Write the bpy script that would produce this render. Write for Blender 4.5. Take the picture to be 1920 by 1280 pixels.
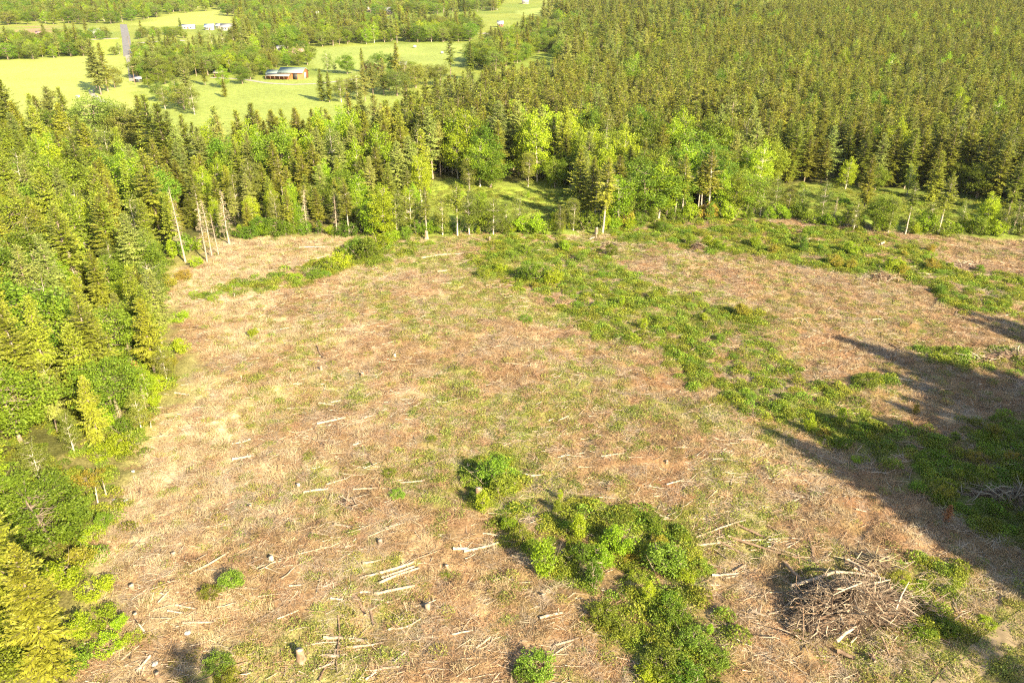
import bpy, math, random
import numpy as np
from mathutils import Vector
R = math.radians
rng = np.random.default_rng(7)
random.seed(7)
for o in list(bpy.data.objects): bpy.data.objects.remove(o)
S = bpy.context.scene
COL = S.collection

# ------------------------------------------------------------------ camera
CAM_H, PITCH, FPX = 60.0, R(26.0), 1478.0
cd = bpy.data.cameras.new('camera'); cam = bpy.data.objects.new('camera', cd); COL.objects.link(cam)
cam.location = (0, 0, CAM_H); cam.rotation_euler = (R(90) - PITCH, 0, 0)
cd.sensor_width = 36; cd.lens = 36 * FPX / 1920; cd.clip_start = 0.5; cd.clip_end = 20000
S.camera = cam
# ------------------------------------------------------------------ light
SUN_EL, SUN_AZ = R(29), R(142)            # azimuth clockwise from +Y (the view direction)
SUN_DIR = np.array([math.sin(SUN_AZ) * math.cos(SUN_EL), math.cos(SUN_AZ) * math.cos(SUN_EL), math.sin(SUN_EL)])
w = bpy.data.worlds.new('World'); S.world = w; w.use_nodes = True
nt = w.node_tree; bg = nt.nodes['Background']
sky = nt.nodes.new('ShaderNodeTexSky'); sky.sky_type = 'NISHITA'; sky.sun_disc = False
sky.sun_elevation = SUN_EL; sky.sun_rotation = SUN_AZ; sky.altitude = 200; sky.dust_density = 1.5
nt.links.new(sky.outputs[0], bg.inputs[0]); bg.inputs[1].default_value = 0.085
sd = bpy.data.lights.new('sun', 'SUN'); sun = bpy.data.objects.new('sun', sd); COL.objects.link(sun)
sd.energy = 5.0; sd.angle = R(0.53); sd.color = (1.0, 0.875, 0.64)
sun.rotation_euler = Vector(-SUN_DIR).to_track_quat('-Z', 'Y').to_euler(); sun.location = (120, -120, 150)
vs = S.view_settings; vs.view_transform = 'Standard'; vs.look = 'None'; vs.gamma = 1.0; vs.use_curve_mapping = False
vs.exposure = 2.0
S.cycles.max_bounces = 5; S.cycles.diffuse_bounces = 2; S.cycles.glossy_bounces = 1
S.cycles.transmission_bounces = 3; S.cycles.transparent_max_bounces = 4; S.cycles.volume_bounces = 0
S.cycles.use_adaptive_sampling = True; S.cycles.adaptive_threshold = 0.01
S.cycles.use_denoising = False; S.cycles.filter_width = 1.2; S.cycles.sample_clamp_indirect = 3

# ------------------------------------------------------------------ noise and terrain
def hsh(ix, iy, s):
    n = (ix.astype(np.int64) * 374761393 + iy.astype(np.int64) * 668265263 + s * 974711) & 0x7fffffff
    n = ((n ^ (n >> 13)) * 1274126177) & 0x7fffffff
    return ((n ^ (n >> 16)) & 0xffff) / 65535.0
def vnoise(x, y, scale, s=0):
    x = np.asarray(x, float) / scale; y = np.asarray(y, float) / scale
    ix, iy = np.floor(x), np.floor(y); fx, fy = x - ix, y - iy
    fx = fx * fx * (3 - 2 * fx); fy = fy * fy * (3 - 2 * fy)
    a, b = hsh(ix, iy, s), hsh(ix + 1, iy, s); c, d = hsh(ix, iy + 1, s), hsh(ix + 1, iy + 1, s)
    return (a + (b - a) * fx) * (1 - fy) + (c + (d - c) * fx) * fy
def fbm(x, y, scale, s=0, o=3):
    t, a, n = 0, 1.0, 0
    for k in range(o):
        t = t + a * vnoise(x, y, scale / 2 ** k, s + k * 17); n += a; a *= .55
    return t / n
def sstep(a, b, v):
    t = np.clip((np.asarray(v, float) - a) / (b - a), 0, 1); return t * t * (3 - 2 * t)
def tz(x, y):
    x = np.asarray(x, float); y = np.asarray(y, float)
    near = 1 - sstep(185, 260, y)
    z = (fbm(x, y, 22, 3, 3) - .5) * 2.2 * near + ((vnoise(x, y, 3.1, 9) - .5) * .5 + (vnoise(x, y, 1.4, 11) - .5) * .28) * near
    z = z + 9 * sstep(260, 800, y) * sstep(20, 300, x)
    d = np.sqrt(x * x + y * y)
    z = z + 170 * sstep(1050, 3200, d) * (.75 + .5 * vnoise(x, y, 900, 5))
    return z
CP, SP = math.cos(PITCH), math.sin(PITCH)
def proj(p):
    p = np.asarray(p, float); dx, dy, dz = p[..., 0], p[..., 1], p[..., 2] - CAM_H
    dep = dy * CP - dz * SP; up = dy * SP + dz * CP
    return 960 + FPX * dx / dep, 640 - FPX * up / dep, dep
def gp(px, py):
    """point of the ground seen in that direction"""
    a = (px - 960) / FPX; b = (640 - py) / FPX
    d = np.array([a, CP + b * SP, -SP + b * CP])
    t = -CAM_H / min(d[2], -.02)
    for _ in range(6):
        q = d * t; z = float(tz(q[0], q[1]))
        t = (z - CAM_H) / min(d[2], -.02)
    q = d * t
    return np.array([q[0], q[1], float(tz(q[0], q[1]))])
def wpoly(pts): return np.array([gp(*p)[:2] for p in pts])
def inpoly(x, y, P):
    x = np.asarray(x, float); y = np.asarray(y, float); r = np.zeros(x.shape, bool); n = len(P)
    for i in range(n):
        x1, y1 = P[i]; x2, y2 = P[(i + 1) % n]
        if y1 == y2: continue
        c = ((y1 > y) != (y2 > y)) & (x < (x2 - x1) * (y - y1) / (y2 - y1) + x1)
        r ^= c
    return r
def softpoly(x, y, P, wdt):
    """about 1 well inside, 0 well outside, ragged edge of that width"""
    x = np.asarray(x, float); y = np.asarray(y, float); d = np.full(x.shape, 1e9); n = len(P)
    lo, hi = P.min(0) - wdt * 2, P.max(0) + wdt * 2
    m = (x > lo[0]) & (x < hi[0]) & (y > lo[1]) & (y < hi[1]); out = np.zeros(x.shape)
    if not m.any(): return out
    xm, ym = x[m], y[m]; dm = np.full(xm.shape, 1e9)
    for i in range(n):
        a = P[i]; b = P[(i + 1) % n]; e = b - a; L = e @ e + 1e-9
        t = np.clip(((xm - a[0]) * e[0] + (ym - a[1]) * e[1]) / L, 0, 1)
        dm = np.minimum(dm, np.hypot(xm - a[0] - t * e[0], ym - a[1] - t * e[1]))
    dm = np.where(inpoly(xm, ym, P), dm, -dm) + (fbm(xm, ym, wdt * 3, 41, 3) - .5) * wdt * 2.4
    out[m] = sstep(-wdt * .5, wdt * .5, dm)
    return out

# ------------------------------------------------------------------ materials
def new_mat(name):
    m = bpy.data.materials.new(name); m.use_nodes = True; t = m.node_tree
    for n in list(t.nodes): t.nodes.remove(n)
    out = t.nodes.new('ShaderNodeOutputMaterial')
    return m, t, out
def N(t, kind, **kw):
    n = t.nodes.new(kind)
    for k, v in kw.items(): setattr(n, k, v)
    return n
def ramp(t, fac, stops):
    r = N(t, 'ShaderNodeValToRGB'); e = r.color_ramp.elements
    while len(e) < len(stops): e.new(.5)
    for q, (p, c) in zip(e, stops): q.position = p; q.color = (*c, 1)
    t.links.new(fac, r.inputs[0]); return r.outputs[0]
def leaf_mat(name, a, b, trans=.3, rv=.35, hv=.03):
    m, t, out = new_mat(name)
    at = N(t, 'ShaderNodeAttribute', attribute_name='var'); oi = N(t, 'ShaderNodeObjectInfo')
    c = ramp(t, at.outputs['Fac'], [(0, a), (1, b)])
    hs = N(t, 'ShaderNodeHueSaturation')
    mr = N(t, 'ShaderNodeMapRange'); mr.inputs[3].default_value = 1 - rv; mr.inputs[4].default_value = 1 + rv
    t.links.new(oi.outputs['Random'], mr.inputs[0]); t.links.new(mr.outputs[0], hs.inputs['Value'])
    wn = N(t, 'ShaderNodeTexWhiteNoise', noise_dimensions='1D'); t.links.new(oi.outputs['Random'], wn.inputs['W'])
    m2 = N(t, 'ShaderNodeMapRange'); m2.inputs[3].default_value = .5 - hv; m2.inputs[4].default_value = .5 + hv
    t.links.new(wn.outputs[0], m2.inputs[0]); t.links.new(m2.outputs[0], hs.inputs['Hue'])
    t.links.new(c, hs.inputs['Color'])
    p = N(t, 'ShaderNodeBsdfPrincipled'); p.inputs['Roughness'].default_value = .55; p.inputs['Specular IOR Level'].default_value = .25
    t.links.new(hs.outputs[0], p.inputs['Base Color'])
    tr = N(t, 'ShaderNodeBsdfTranslucent'); t.links.new(hs.outputs[0], tr.inputs[0])
    mx = N(t, 'ShaderNodeMixShader'); mx.inputs[0].default_value = trans
    t.links.new(p.outputs[0], mx.inputs[1]); t.links.new(tr.outputs[0], mx.inputs[2]); t.links.new(mx.outputs[0], out.inputs[0])
    return m
def wood_mat(name, a, b, scale=3.0, rv=.25):
    m, t, out = new_mat(name)
    tc = N(t, 'ShaderNodeTexCoord'); oi = N(t, 'ShaderNodeObjectInfo')
    nz = N(t, 'ShaderNodeTexNoise'); nz.inputs['Scale'].default_value = scale; nz.inputs['Detail'].default_value = 5
    t.links.new(tc.outputs['Object'], nz.inputs[0])
    c = ramp(t, nz.outputs[0], [(.3, a), (.68, b)])
    hs = N(t, 'ShaderNodeHueSaturation'); mr = N(t, 'ShaderNodeMapRange'); mr.inputs[3].default_value = 1 - rv; mr.inputs[4].default_value = 1 + rv
    t.links.new(oi.outputs['Random'], mr.inputs[0]); t.links.new(mr.outputs[0], hs.inputs['Value']); t.links.new(c, hs.inputs['Color'])
    p = N(t, 'ShaderNodeBsdfPrincipled'); p.inputs['Roughness'].default_value = .8; p.inputs['Specular IOR Level'].default_value = .2
    t.links.new(hs.outputs[0], p.inputs['Base Color'])
    bp = N(t, 'ShaderNodeBump'); bp.inputs['Strength'].default_value = .6; bp.inputs['Distance'].default_value = .04
    t.links.new(nz.outputs[0], bp.inputs['Height']); t.links.new(bp.outputs[0], p.inputs['Normal'])
    t.links.new(p.outputs[0], out.inputs[0]); return m
def paint_mat(name, col, rough=.6, scale=1.5, amt=.18, spec=.3):
    m, t, out = new_mat(name)
    tc = N(t, 'ShaderNodeTexCoord'); nz = N(t, 'ShaderNodeTexNoise'); nz.inputs['Scale'].default_value = scale; nz.inputs['Detail'].default_value = 4
    t.links.new(tc.outputs['Object'], nz.inputs[0])
    c = ramp(t, nz.outputs[0], [(.3, tuple(v * (1 - amt) for v in col)), (.7, tuple(min(1, v * (1 + amt)) for v in col))])
    p = N(t, 'ShaderNodeBsdfPrincipled'); p.inputs['Roughness'].default_value = rough; p.inputs['Specular IOR Level'].default_value = spec
    t.links.new(c, p.inputs['Base Color']); t.links.new(p.outputs[0], out.inputs[0]); return m
M = {}
M['fir'] = leaf_mat('fir_needles', (.108, .124, .010), (.295, .315, .030), .3, .30, .022)
M['fir_pale'] = leaf_mat('pale_fir_needles', (.130, .150, .026), (.300, .330, .066), .28, .25, .02)
M['cedar'] = leaf_mat('cedar_sprays', (.140, .172, .012), (.290, .325, .026), .28, .25, .02)
M['maple'] = leaf_mat('maple_leaves', (.100, .165, .010), (.225, .295, .022), .42, .30, .025)
M['alder'] = leaf_mat('alder_leaves', (.130, .165, .020), (.255, .285, .045), .42, .25, .025)
M['lime'] = leaf_mat('lime_leaves', (.200, .290, .010), (.360, .450, .022), .45, .22, .02)
M['gold'] = leaf_mat('golden_leaves', (.200, .170, .014), (.370, .300, .035), .35, .2, .02)
M['bramble'] = leaf_mat('bramble_leaves', (.125, .170, .012), (.290, .335, .034), .42, .35, .035)
M['weed'] = leaf_mat('weed_leaves', (.150, .175, .024), (.330, .335, .065), .35, .3, .03)
M['straw'] = leaf_mat('straw_blades', (.330, .245, .125), (.560, .445, .255), .25, .2, .01)
M['litter'] = leaf_mat('dry_litter', (.145, .078, .034), (.420, .280, .138), .1, .4, .015)
M['twig'] = leaf_mat('grey_twigs', (.190, .140, .090), (.460, .360, .240), .0, .3, .01)
M['rust'] = leaf_mat('rusty_needles', (.220, .085, .025), (.400, .180, .060), .2, .2, .01)
M['darkred'] = leaf_mat('purple_leaves', (.060, .018, .012), (.140, .045, .030), .2, .2, .01)
M['deadneedle'] = leaf_mat('bleached_needles', (.260, .215, .110), (.430, .370, .210), .2, .2, .01)
M['bark'] = wood_mat('grey_bark', (.12, .085, .055), (.30, .235, .165), 2.5)
M['palebark'] = wood_mat('pale_bark', (.30, .25, .18), (.52, .45, .34), 2.0)
M['bleach'] = wood_mat('bleached_wood', (.17, .12, .075), (.50, .40, .28), 6.0)
M['brownlog'] = wood_mat('brown_bark_log', (.11, .066, .038), (.27, .18, .11), 4.0)
M['tanlog'] = wood_mat('tan_log', (.24, .165, .10), (.46, .35, .235), 4.0)
M['darkslash'] = wood_mat('packed_slash', (.045, .03, .02), (.16, .10, .06), 2.5)
M['cut'] = wood_mat('cut_wood', (.26, .18, .10), (.46, .35, .22), 7.0)
M['rock'] = wood_mat('pale_rock', (.20, .18, .15), (.38, .35, .30), 2.0)

def ground_mat():
    m, t, out = new_mat('ground_cover')
    at = N(t, 'ShaderNodeAttribute', attribute_name='tone'); geo = N(t, 'ShaderNodeNewGeometry')
    n1 = N(t, 'ShaderNodeTexNoise'); n1.inputs['Scale'].default_value = 3.2; n1.inputs['Detail'].default_value = 6; n1.inputs['Roughness'].default_value = .7
    n2 = N(t, 'ShaderNodeTexNoise'); n2.inputs['Scale'].default_value = .45; n2.inputs['Detail'].default_value = 4
    n3 = N(t, 'ShaderNodeTexNoise'); n3.inputs['Scale'].default_value = .03; n3.inputs['Detail'].default_value = 3
    for n in (n1, n2, n3): t.links.new(geo.outputs['Position'], n.inputs[0])
    f1 = ramp(t, n1.outputs[0], [(.30, (.38, .37, .35)), (.70, (1.6, 1.6, 1.6))])
    f2 = ramp(t, n2.outputs[0], [(.3, (.82, .80, .76)), (.7, (1.18, 1.2, 1.16))])
    f3 = ramp(t, n3.outputs[0], [(.3, (.9, .9, .9)), (.7, (1.1, 1.1, 1.1))])
    c = at.outputs['Color']
    for f in (f1, f2, f3):
        x = N(t, 'ShaderNodeMix', data_type='RGBA', blend_type='MULTIPLY'); x.inputs['Factor'].default_value = 1
        t.links.new(c, x.inputs['A']); t.links.new(f, x.inputs['B']); c = x.outputs['Result']
    p = N(t, 'ShaderNodeBsdfPrincipled'); p.inputs['Roughness'].default_value = .9; p.inputs['Specular IOR Level'].default_value = .1
    t.links.new(c, p.inputs['Base Color'])
    bp = N(t, 'ShaderNodeBump'); bp.inputs['Strength'].default_value = .7; bp.inputs['Distance'].default_value = .15
    t.links.new(n1.outputs[0], bp.inputs['Height']); t.links.new(bp.outputs[0], p.inputs['Normal'])
    t.links.new(p.outputs[0], out.inputs[0]); return m
M['ground'] = ground_mat()
M['asphalt'] = paint_mat('worn_asphalt', (.17, .155, .14), .9, .4, .15)
M['gravel'] = paint_mat('pale_gravel', (.30, .265, .21), .95, .8, .2)
M['wline'] = paint_mat('white_road_paint', (.7, .68, .6), .8, 3, .1)

# ------------------------------------------------------------------ mesh building
class MB:
    def __init__(s): s.v = []; s.f = []; s.m = []; s.a = []; s.n = 0
    def add(s, V, F, mat=0, var=None):
        V = np.asarray(V, float); s.v.append(V); s.a.append(np.full(len(V), .5) if var is None else np.broadcast_to(np.asarray(var, float), (len(V),)))
        for f in F: s.f.append([i + s.n for i in f]); s.m.append(mat)
        s.n += len(V); return s
    def quads(s, V, mat=0, var=None):
        """V: (k,4,3)"""
        k = len(V); 
        if not k: return s
        s.v.append(np.asarray(V, float).reshape(-1, 3)); s.a.append(np.repeat(np.asarray(var, float), 4) if var is not None else np.full(k * 4, .5))
        idx = (np.arange(k * 4) + s.n).reshape(-1, 4); s.f.extend(idx.tolist()); s.m.extend([mat] * k); s.n += k * 4; return s
    def tube(s, P, rad, sides=6, mat=0, cap=True, capmat=None, var=.5):
        P = np.asarray(P, float); n = len(P); rad = np.broadcast_to(np.asarray(rad, float), (n,))
        T = np.gradient(P, axis=0); T /= np.linalg.norm(T, axis=1)[:, None] + 1e-9
        up = np.array([0, 0, 1.0]) if abs(T[0, 2]) < .9 else np.array([1.0, 0, 0])
        U = np.cross(T, up); U /= np.linalg.norm(U, axis=1)[:, None] + 1e-9; W = np.cross(T, U)
        a = np.arange(sides) * 2 * math.pi / sides
        V = P[:, None, :] + rad[:, None, None] * (np.cos(a)[None, :, None] * U[:, None, :] + np.sin(a)[None, :, None] * W[:, None, :])
        F = []
        for i in range(n - 1):
            for j in range(sides):
                k = (j + 1) % sides; F.append([i * sides + j, i * sides + k, (i + 1) * sides + k, (i + 1) * sides + j])
        s.add(V.reshape(-1, 3), F, mat, var)
        if cap:
            b = s.n - n * sides
            s.f.append([b + j for j in range(sides)]); s.m.append(mat if capmat is None else capmat)
            s.f.append([b + (n - 1) * sides + j for j in range(sides)][::-1]); s.m.append(mat if capmat is None else capmat)
        return s
    def box(s, c, d, mat=0, rz=0):
        x, y, z = [v / 2 for v in d]; V = np.array([[a, b, e] for a in (-x, x) for b in (-y, y) for e in (-z, z)])
        co, si = math.cos(rz), math.sin(rz); V = V @ np.array([[co, si, 0], [-si, co, 0], [0, 0, 1]]) + np.array(c)
        return s.add(V, [[0, 1, 3, 2], [4, 6, 7, 5], [0, 4, 5, 1], [2, 3, 7, 6], [0, 2, 6, 4], [1, 5, 7, 3]], mat)
    def mesh(s, name, mats, smooth=False):
        me = bpy.data.meshes.new(name); V = np.concatenate(s.v) if s.v else np.zeros((0, 3))
        me.vertices.add(len(V)); me.vertices.foreach_set('co', V.ravel().astype(np.float32))
        ln = np.array([len(f) for f in s.f], np.int32); st = np.concatenate([[0], np.cumsum(ln)[:-1]]).astype(np.int32)
        li = np.fromiter((i for f in s.f for i in f), np.int32, int(ln.sum()))
        me.loops.add(len(li)); me.loops.foreach_set('vertex_index', li)
        me.polygons.add(len(ln)); me.polygons.foreach_set('loop_start', st); me.polygons.foreach_set('loop_total', ln)
        me.polygons.foreach_set('material_index', np.array(s.m, np.int32))
        if smooth: me.polygons.foreach_set('use_smooth', np.ones(len(ln), bool))
        for m in mats: me.materials.append(m)
        at = me.attributes.new('var', 'FLOAT', 'POINT'); at.data.foreach_set('value', np.concatenate(s.a).astype(np.float32))
        me.update(calc_edges=True); return me
    def merge(s, o, matoff):
        s.v += o.v; s.a += o.a; s.f += [[i + s.n for i in f] for f in o.f]; s.m += [k + matoff for k in o.m]; s.n += o.n; return s
def obj(name, me, parent=None, loc=None, rz=None, sc=None):
    o = bpy.data.objects.new(name, me); COL.objects.link(o)
    if parent is not None: o.parent = parent
    if loc is not None: o.location = loc
    if rz is not None: o.rotation_euler[2] = rz
    if sc is not None: o.scale = sc if hasattr(sc, '__len__') else (sc, sc, sc)
    return o
def tag(o, label, cat, group=None):
    o['label'] = label; o['category'] = cat
    if group: o['group'] = group
    return o
def struct(o): o['kind'] = 'structure'; return o
def rnd(a, b, n=None): return rng.uniform(a, b, n)
def unit(v): return v / (np.linalg.norm(v, axis=-1, keepdims=True) + 1e-9)
def kites(base, dirv, length, width, g, flat=.6):
    """leaf shaped quads: base (k,3), unit dir (k,3)"""
    k = len(base); up = unit(g.normal(0, 1, (k, 3)) * (1 - flat) + np.array([0, 0, 1.0]) * flat)
    side = unit(np.cross(dirv, up)); L = np.asarray(length)[:, None]; W = np.asarray(width)[:, None]
    nrm = np.cross(side, dirv)
    return np.stack([base, base + dirv * L * .5 + side * W * .5 - nrm * W * .08, base + dirv * L, base + dirv * L * .5 - side * W * .5 - nrm * W * .08], 1)

# ------------------------------------------------------------------ tree prototypes (origin at the base)
def conifer(seed, H, cb, Rr, step=.42, nb=6, spray=1.0, bare=False, power=.85, dead=0.0, mossy=False):
    g = np.random.default_rng(seed); T, C = MB(), MB()
    zz = np.linspace(0, H, 9); wob = np.cumsum(g.normal(0, .06, (9, 2)), 0); wob[0] = 0
    P = np.column_stack([wob, zz]); r0 = .011 * H + .05
    T.tube(P, r0 * (1 - zz / H) ** .8 + .015, 7, 0)
    def axis(z): return np.array([np.interp(z, zz, P[:, 0]), np.interp(z, zz, P[:, 1]), z])
    z = cb
    while z < H - .15:
        t = (z - cb) / (H - cb); lob = 1 + .18 * math.sin(seed + z * 1.7)
        for q in range(nb):
            az = g.uniform(0, 2 * math.pi); L = (Rr * (1 - t) ** power * lob + .22) * g.uniform(.6, 1.15)
            if t < .25: L *= .55 + 1.8 * t
            if t < .4 and g.random() < .25: continue
            el = R(-14 + 55 * t ** 1.4 + g.normal(0, 7)); o = axis(z + g.uniform(-.2, .2))
            d = np.array([math.cos(az) * math.cos(el), math.sin(az) * math.cos(el), math.sin(el)])
            n = max(3, int(L / .28 * spray)); sg = np.linspace(.12, 1, n)
            sag = -.10 * L * sg ** 2 + .10 * L * sg ** 3
            B = o + d * (sg * L)[:, None]; B[:, 2] += sag
            T.tube(np.array([o, o + d * L * .55 + [0, 0, -.03 * L], B[-1]]), [.018 + .008 * L, .012 + .004 * L, .006], 3, 0, cap=False)
            if bare and g.random() < bare: 
                k = 4; e = B[g.integers(0, n, k)]; dd = unit(d + g.normal(0, .6, (k, 3)))
                for a, b in zip(e, dd): T.tube(np.array([a, a + b * .25 * L]), [.012, .006], 3, 0, cap=False)
                continue
            side = unit(np.cross(d, [0, 0, 1.0])); shade = g.uniform(0, .45)
            for sgn in (-1, 1, 0):
                if sgn == 0: dirs = unit(d[None] + g.normal(0, .25, (n, 3)) + [0, 0, .12]); ll = np.full(n, .32) + .1
                else:
                    dirs = unit(d[None] * .75 + side[None] * sgn * .9 + g.normal(0, .18, (n, 3)) + [0, 0, -.12 - (.5 if mossy else 0)]); ll = .30 * L * (1.12 - sg) + .24
                ll = ll * g.uniform(.7, 1.25, n); ww = (.13 + .16 * ll) * g.uniform(.8, 1.25, n) / spray ** .5
                C.quads(kites(B, dirs, ll, ww, g, .7), 0, np.clip(shade + g.uniform(0, .55, n) + .15 * sg, 0, 1))
        z += step * g.uniform(.8, 1.2) * (1 - .35 * t)
    tip = axis(H)[None] + g.normal(0, .04, (10, 3)) + np.column_stack([np.zeros((10, 2)), -g.uniform(0, .7, 10)])
    C.quads(kites(tip, unit(g.normal(0, .4, (10, 3)) + [0, 0, 1]), np.full(10, .35), np.full(10, .12), g), 0, g.uniform(.3, 1, 10))
    if cb > 4:                                           # dead snags on the bare bole
        for z in np.arange(1.6, cb, .45):
            az = g.uniform(0, 2 * math.pi); L = g.uniform(.4, 1.5); o = axis(z); d = np.array([math.cos(az), math.sin(az), -.1])
            T.tube(np.array([o, o + d * L]), [.022, .008], 3, 0, cap=False)
    return T, C
def broad(seed, H, rx, zc, rz_, nclump=70, leaves=60, leaf=.26, clump=.75, stems=1, trunk=.16, spire=0.0, lean=0.0):
    """branching stems that carry clumps of leaves through an uneven crown"""
    g = np.random.default_rng(seed); T, C = MB(), MB(); tops = []
    for s in range(stems):
        b = np.zeros(3) if stems == 1 else np.array([*(g.normal(0, .25 + .06 * rx, 2)), 0]); n = 7
        tip = np.array([g.normal(lean, .25) * rx * .4, g.normal(0, .25) * rx * .4, H * g.uniform(.78, .9)]) + b * [3, 3, 0]
        tt = np.linspace(0, 1, n)[:, None]; P = b + (tip - b) * tt + np.cumsum(g.normal(0, .035 * H / n, (n, 3)), 0) * tt * [1, 1, .2]
        T.tube(P, trunk / stems ** .5 * (1 - .85 * tt[:, 0]), 7, 0); tops.append(P)
    SPp = np.concatenate(tops)
    ph = g.uniform(0, 6.28, 4)
    for k in range(nclump):
        u = g.normal(0, 1, 3); u /= np.linalg.norm(u); rr = g.uniform(.35, 1) ** .5
        az = math.atan2(u[1], u[0]); bump = 1 + .22 * math.sin(3 * az + ph[0]) * math.sin(2.3 * u[2] * 2 + ph[1]) + .14 * math.sin(5 * az + ph[2] + 3 * u[2])
        c = np.array([u[0] * rx, u[1] * rx, u[2] * rz_]) * rr * bump
        if spire: c[:2] *= 1 - spire * (c[2] / rz_ * .5 + .5)
        c[2] += zc; c[2] = max(c[2], .12 * clump); 
        dd = np.linalg.norm((SPp - c) * [1, 1, 1.5], axis=1) + 2.0 * (SPp[:, 2] > c[2] - .1) * rx; o = SPp[np.argmin(dd)]
        if trunk > .05:
            mid = (o + c) / 2 + g.normal(0, .12, 3) * rx * .3 + [0, 0, -.06 * rx]
            T.tube(np.array([o, mid, c]), [.10 * trunk + .02, .05 * trunk + .012, .008], 4 if trunk > .1 else 3, 0, cap=False)
        n = int(leaves * g.uniform(.6, 1.3)); cr = clump * g.uniform(.65, 1.25)
        q = g.normal(0, 1, (n, 3)); q = unit(q) * (g.uniform(.15, 1, (n, 1)) ** .6) * cr * [1, 1, .72] + c
        q[:, 2] = np.maximum(q[:, 2], .05)
        dirs = unit((q - c) / cr * .8 + g.normal(0, .6, (n, 3)) + [0, 0, -.15])
        ll = leaf * g.uniform(.65, 1.35, n)
        C.quads(kites(q, dirs, ll, ll * .75, g, .6), 0, np.clip(g.uniform(0, .35) + g.uniform(0, .65, n), 0, 1))
    return T, C
def snag(seed, H, Rr, needles=0.0):
    g = np.random.default_rng(seed); T, C = MB(), MB(); zz = np.linspace(0, H, 8); P = np.column_stack([np.cumsum(g.normal(0, .05, (8, 2)), 0), zz])
    T.tube(P, (.011 * H + .03) * (1 - zz / H) ** .7 + .02, 7, 0)
    for z in np.arange(H * .25, H * .98, .28):
        t = z / H
        for q in range(3):
            az = g.uniform(0, 6.28); L = Rr * (1.15 - t) * g.uniform(.4, 1.2); o = np.array([np.interp(z, zz, P[:, 0]), np.interp(z, zz, P[:, 1]), z])
            d = np.array([math.cos(az), math.sin(az), g.uniform(-.35, .2)]); e = o + d * L + [0, 0, -.05]
            T.tube(np.array([o, (o + e) / 2 + [0, 0, .05], e]), [.03, .02, .008], 3, 0, cap=False)
            for j in range(4):
                f = o + (e - o) * g.uniform(.35, 1); dv = unit(d + g.normal(0, .6, 3)); T.tube(np.array([f, f + dv * L * .3]), [.012, .006], 3, 0, cap=False)
            if needles and g.random() < needles:
                n = 7; B = o + (e - o) * g.uniform(.3, 1, (n, 1)); C.quads(kites(B, unit(d + g.normal(0, .5, (n, 3)) + [0, 0, -.5]), rnd(.25, .5, n), rnd(.07, .14, n), g), 0, g.uniform(0, 1, n))
    return T, C
class Proto:
    def __init__(s, name, TC, leafm, barkm, H):
        T, C = TC; s.H = H; s.name = name
        s.trunk = T.mesh(name + '_trunk', [barkm], True); s.crown = C.mesh(name + '_crown', [leafm]) if C.n else None
        J = MB().merge(T, 0).merge(C, 1); s.joined = J.mesh(name, [barkm, leafm])
PROTO = {}
def mk(key, *a): PROTO[key] = Proto(key, *a)
for i in range(3): mk(f'fir{i}', conifer(100 + i, 20, [2.0, 3.4, 1.4][i], [4.6, 4.2, 5.0][i], power=.68), M['fir'], M['bark'], 20)
for i in range(2): mk(f'firpale{i}', conifer(120 + i, 20, [4.0, 6.0][i], [4.4, 3.9][i], mossy=True, power=.68), M['fir_pale'], M['bark'], 20)
for i in range(2): mk(f'edgefir{i}', conifer(130 + i, 20, [7.5, 9.0][i], [4.0, 3.6][i], bare=.12, power=.72), M['fir'], M['palebark'], 20)
for i in range(3): mk(f'cedar{i}', conifer(140 + i, 16, [1.6, 2.4, 1.0][i], [3.5, 3.1, 3.9][i], step=.36, mossy=True, power=.7), M['cedar'], M['bark'], 16)
for i in range(4): mk(f'plant{i}', conifer(160 + i, 20, 7.0, 4.0 + .2 * i, step=.58, nb=7, spray=.7, power=.62), M['fir'], M['bark'], 20)
mk('plantpale', conifer(170, 20, 7.0, 3.9, step=.62, nb=6, spray=.7, power=.75), M['fir_pale'], M['bark'], 20)
for i in range(3): mk(f'maple{i}', broad(200 + i, 12, [4.2, 3.6, 5.0][i], [6.6, 6.8, 6.4][i], [5.0, 5.2, 4.8][i], 100, 105, .25, 1.15, 1, .24), M['maple'], M['bark'], 12)
for i in range(3): mk(f'alder{i}', broad(220 + i, 14, [2.6, 3.0, 2.3][i], [7.6, 7.4, 7.8][i], [6.2, 6.2, 5.9][i], 90, 62, .21, .85, 1, .17, .25, .3 * (i - 1)), M['alder'], M['palebark'], 14)
for i in range(2): mk(f'limetree{i}', broad(240 + i, 12, [3.0, 2.5][i], 6.6, 5.2, 88, 80, .24, .95, 1, .18, .2), M['lime'], M['palebark'], 12)
for i in range(2): mk(f'oak{i}', broad(250 + i, 12, [5.2, 4.4][i], 6.8, 4.9, 100, 85, .28, 1.2, 1, .3), M['alder'], M['bark'], 12)
for i, k in enumerate(('lime', 'bramble', 'gold', 'maple')):
    mk(f'shrub_{k}', broad(260 + i, 2.4, 1.15, 1.15, 1.05, 52, 55, .13, .38, 5, .055), M[k], M['bark'], 2.4)
    mk(f'spire_{k}', broad(270 + i, 3.6, .95, 1.75, 1.75, 56, 55, .13, .36, 4, .06, .45), M[k], M['bark'], 3.6)
    mk(f'low_{k}', broad(280 + i, 1.5, 1.7, .55, .75, 60, 52, .13, .38, 6, .052), M[k], M['bark'], 1.5)
for i in range(3): mk(f'snag{i}', snag(300 + i, 14, 1.9, [0, .5, .9][i]), M['deadneedle'], M['bleach'], 14)
mk('rust', conifer(310, 6, .5, 1.6, step=.3), M['rust'], M['bark'], 6)
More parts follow.
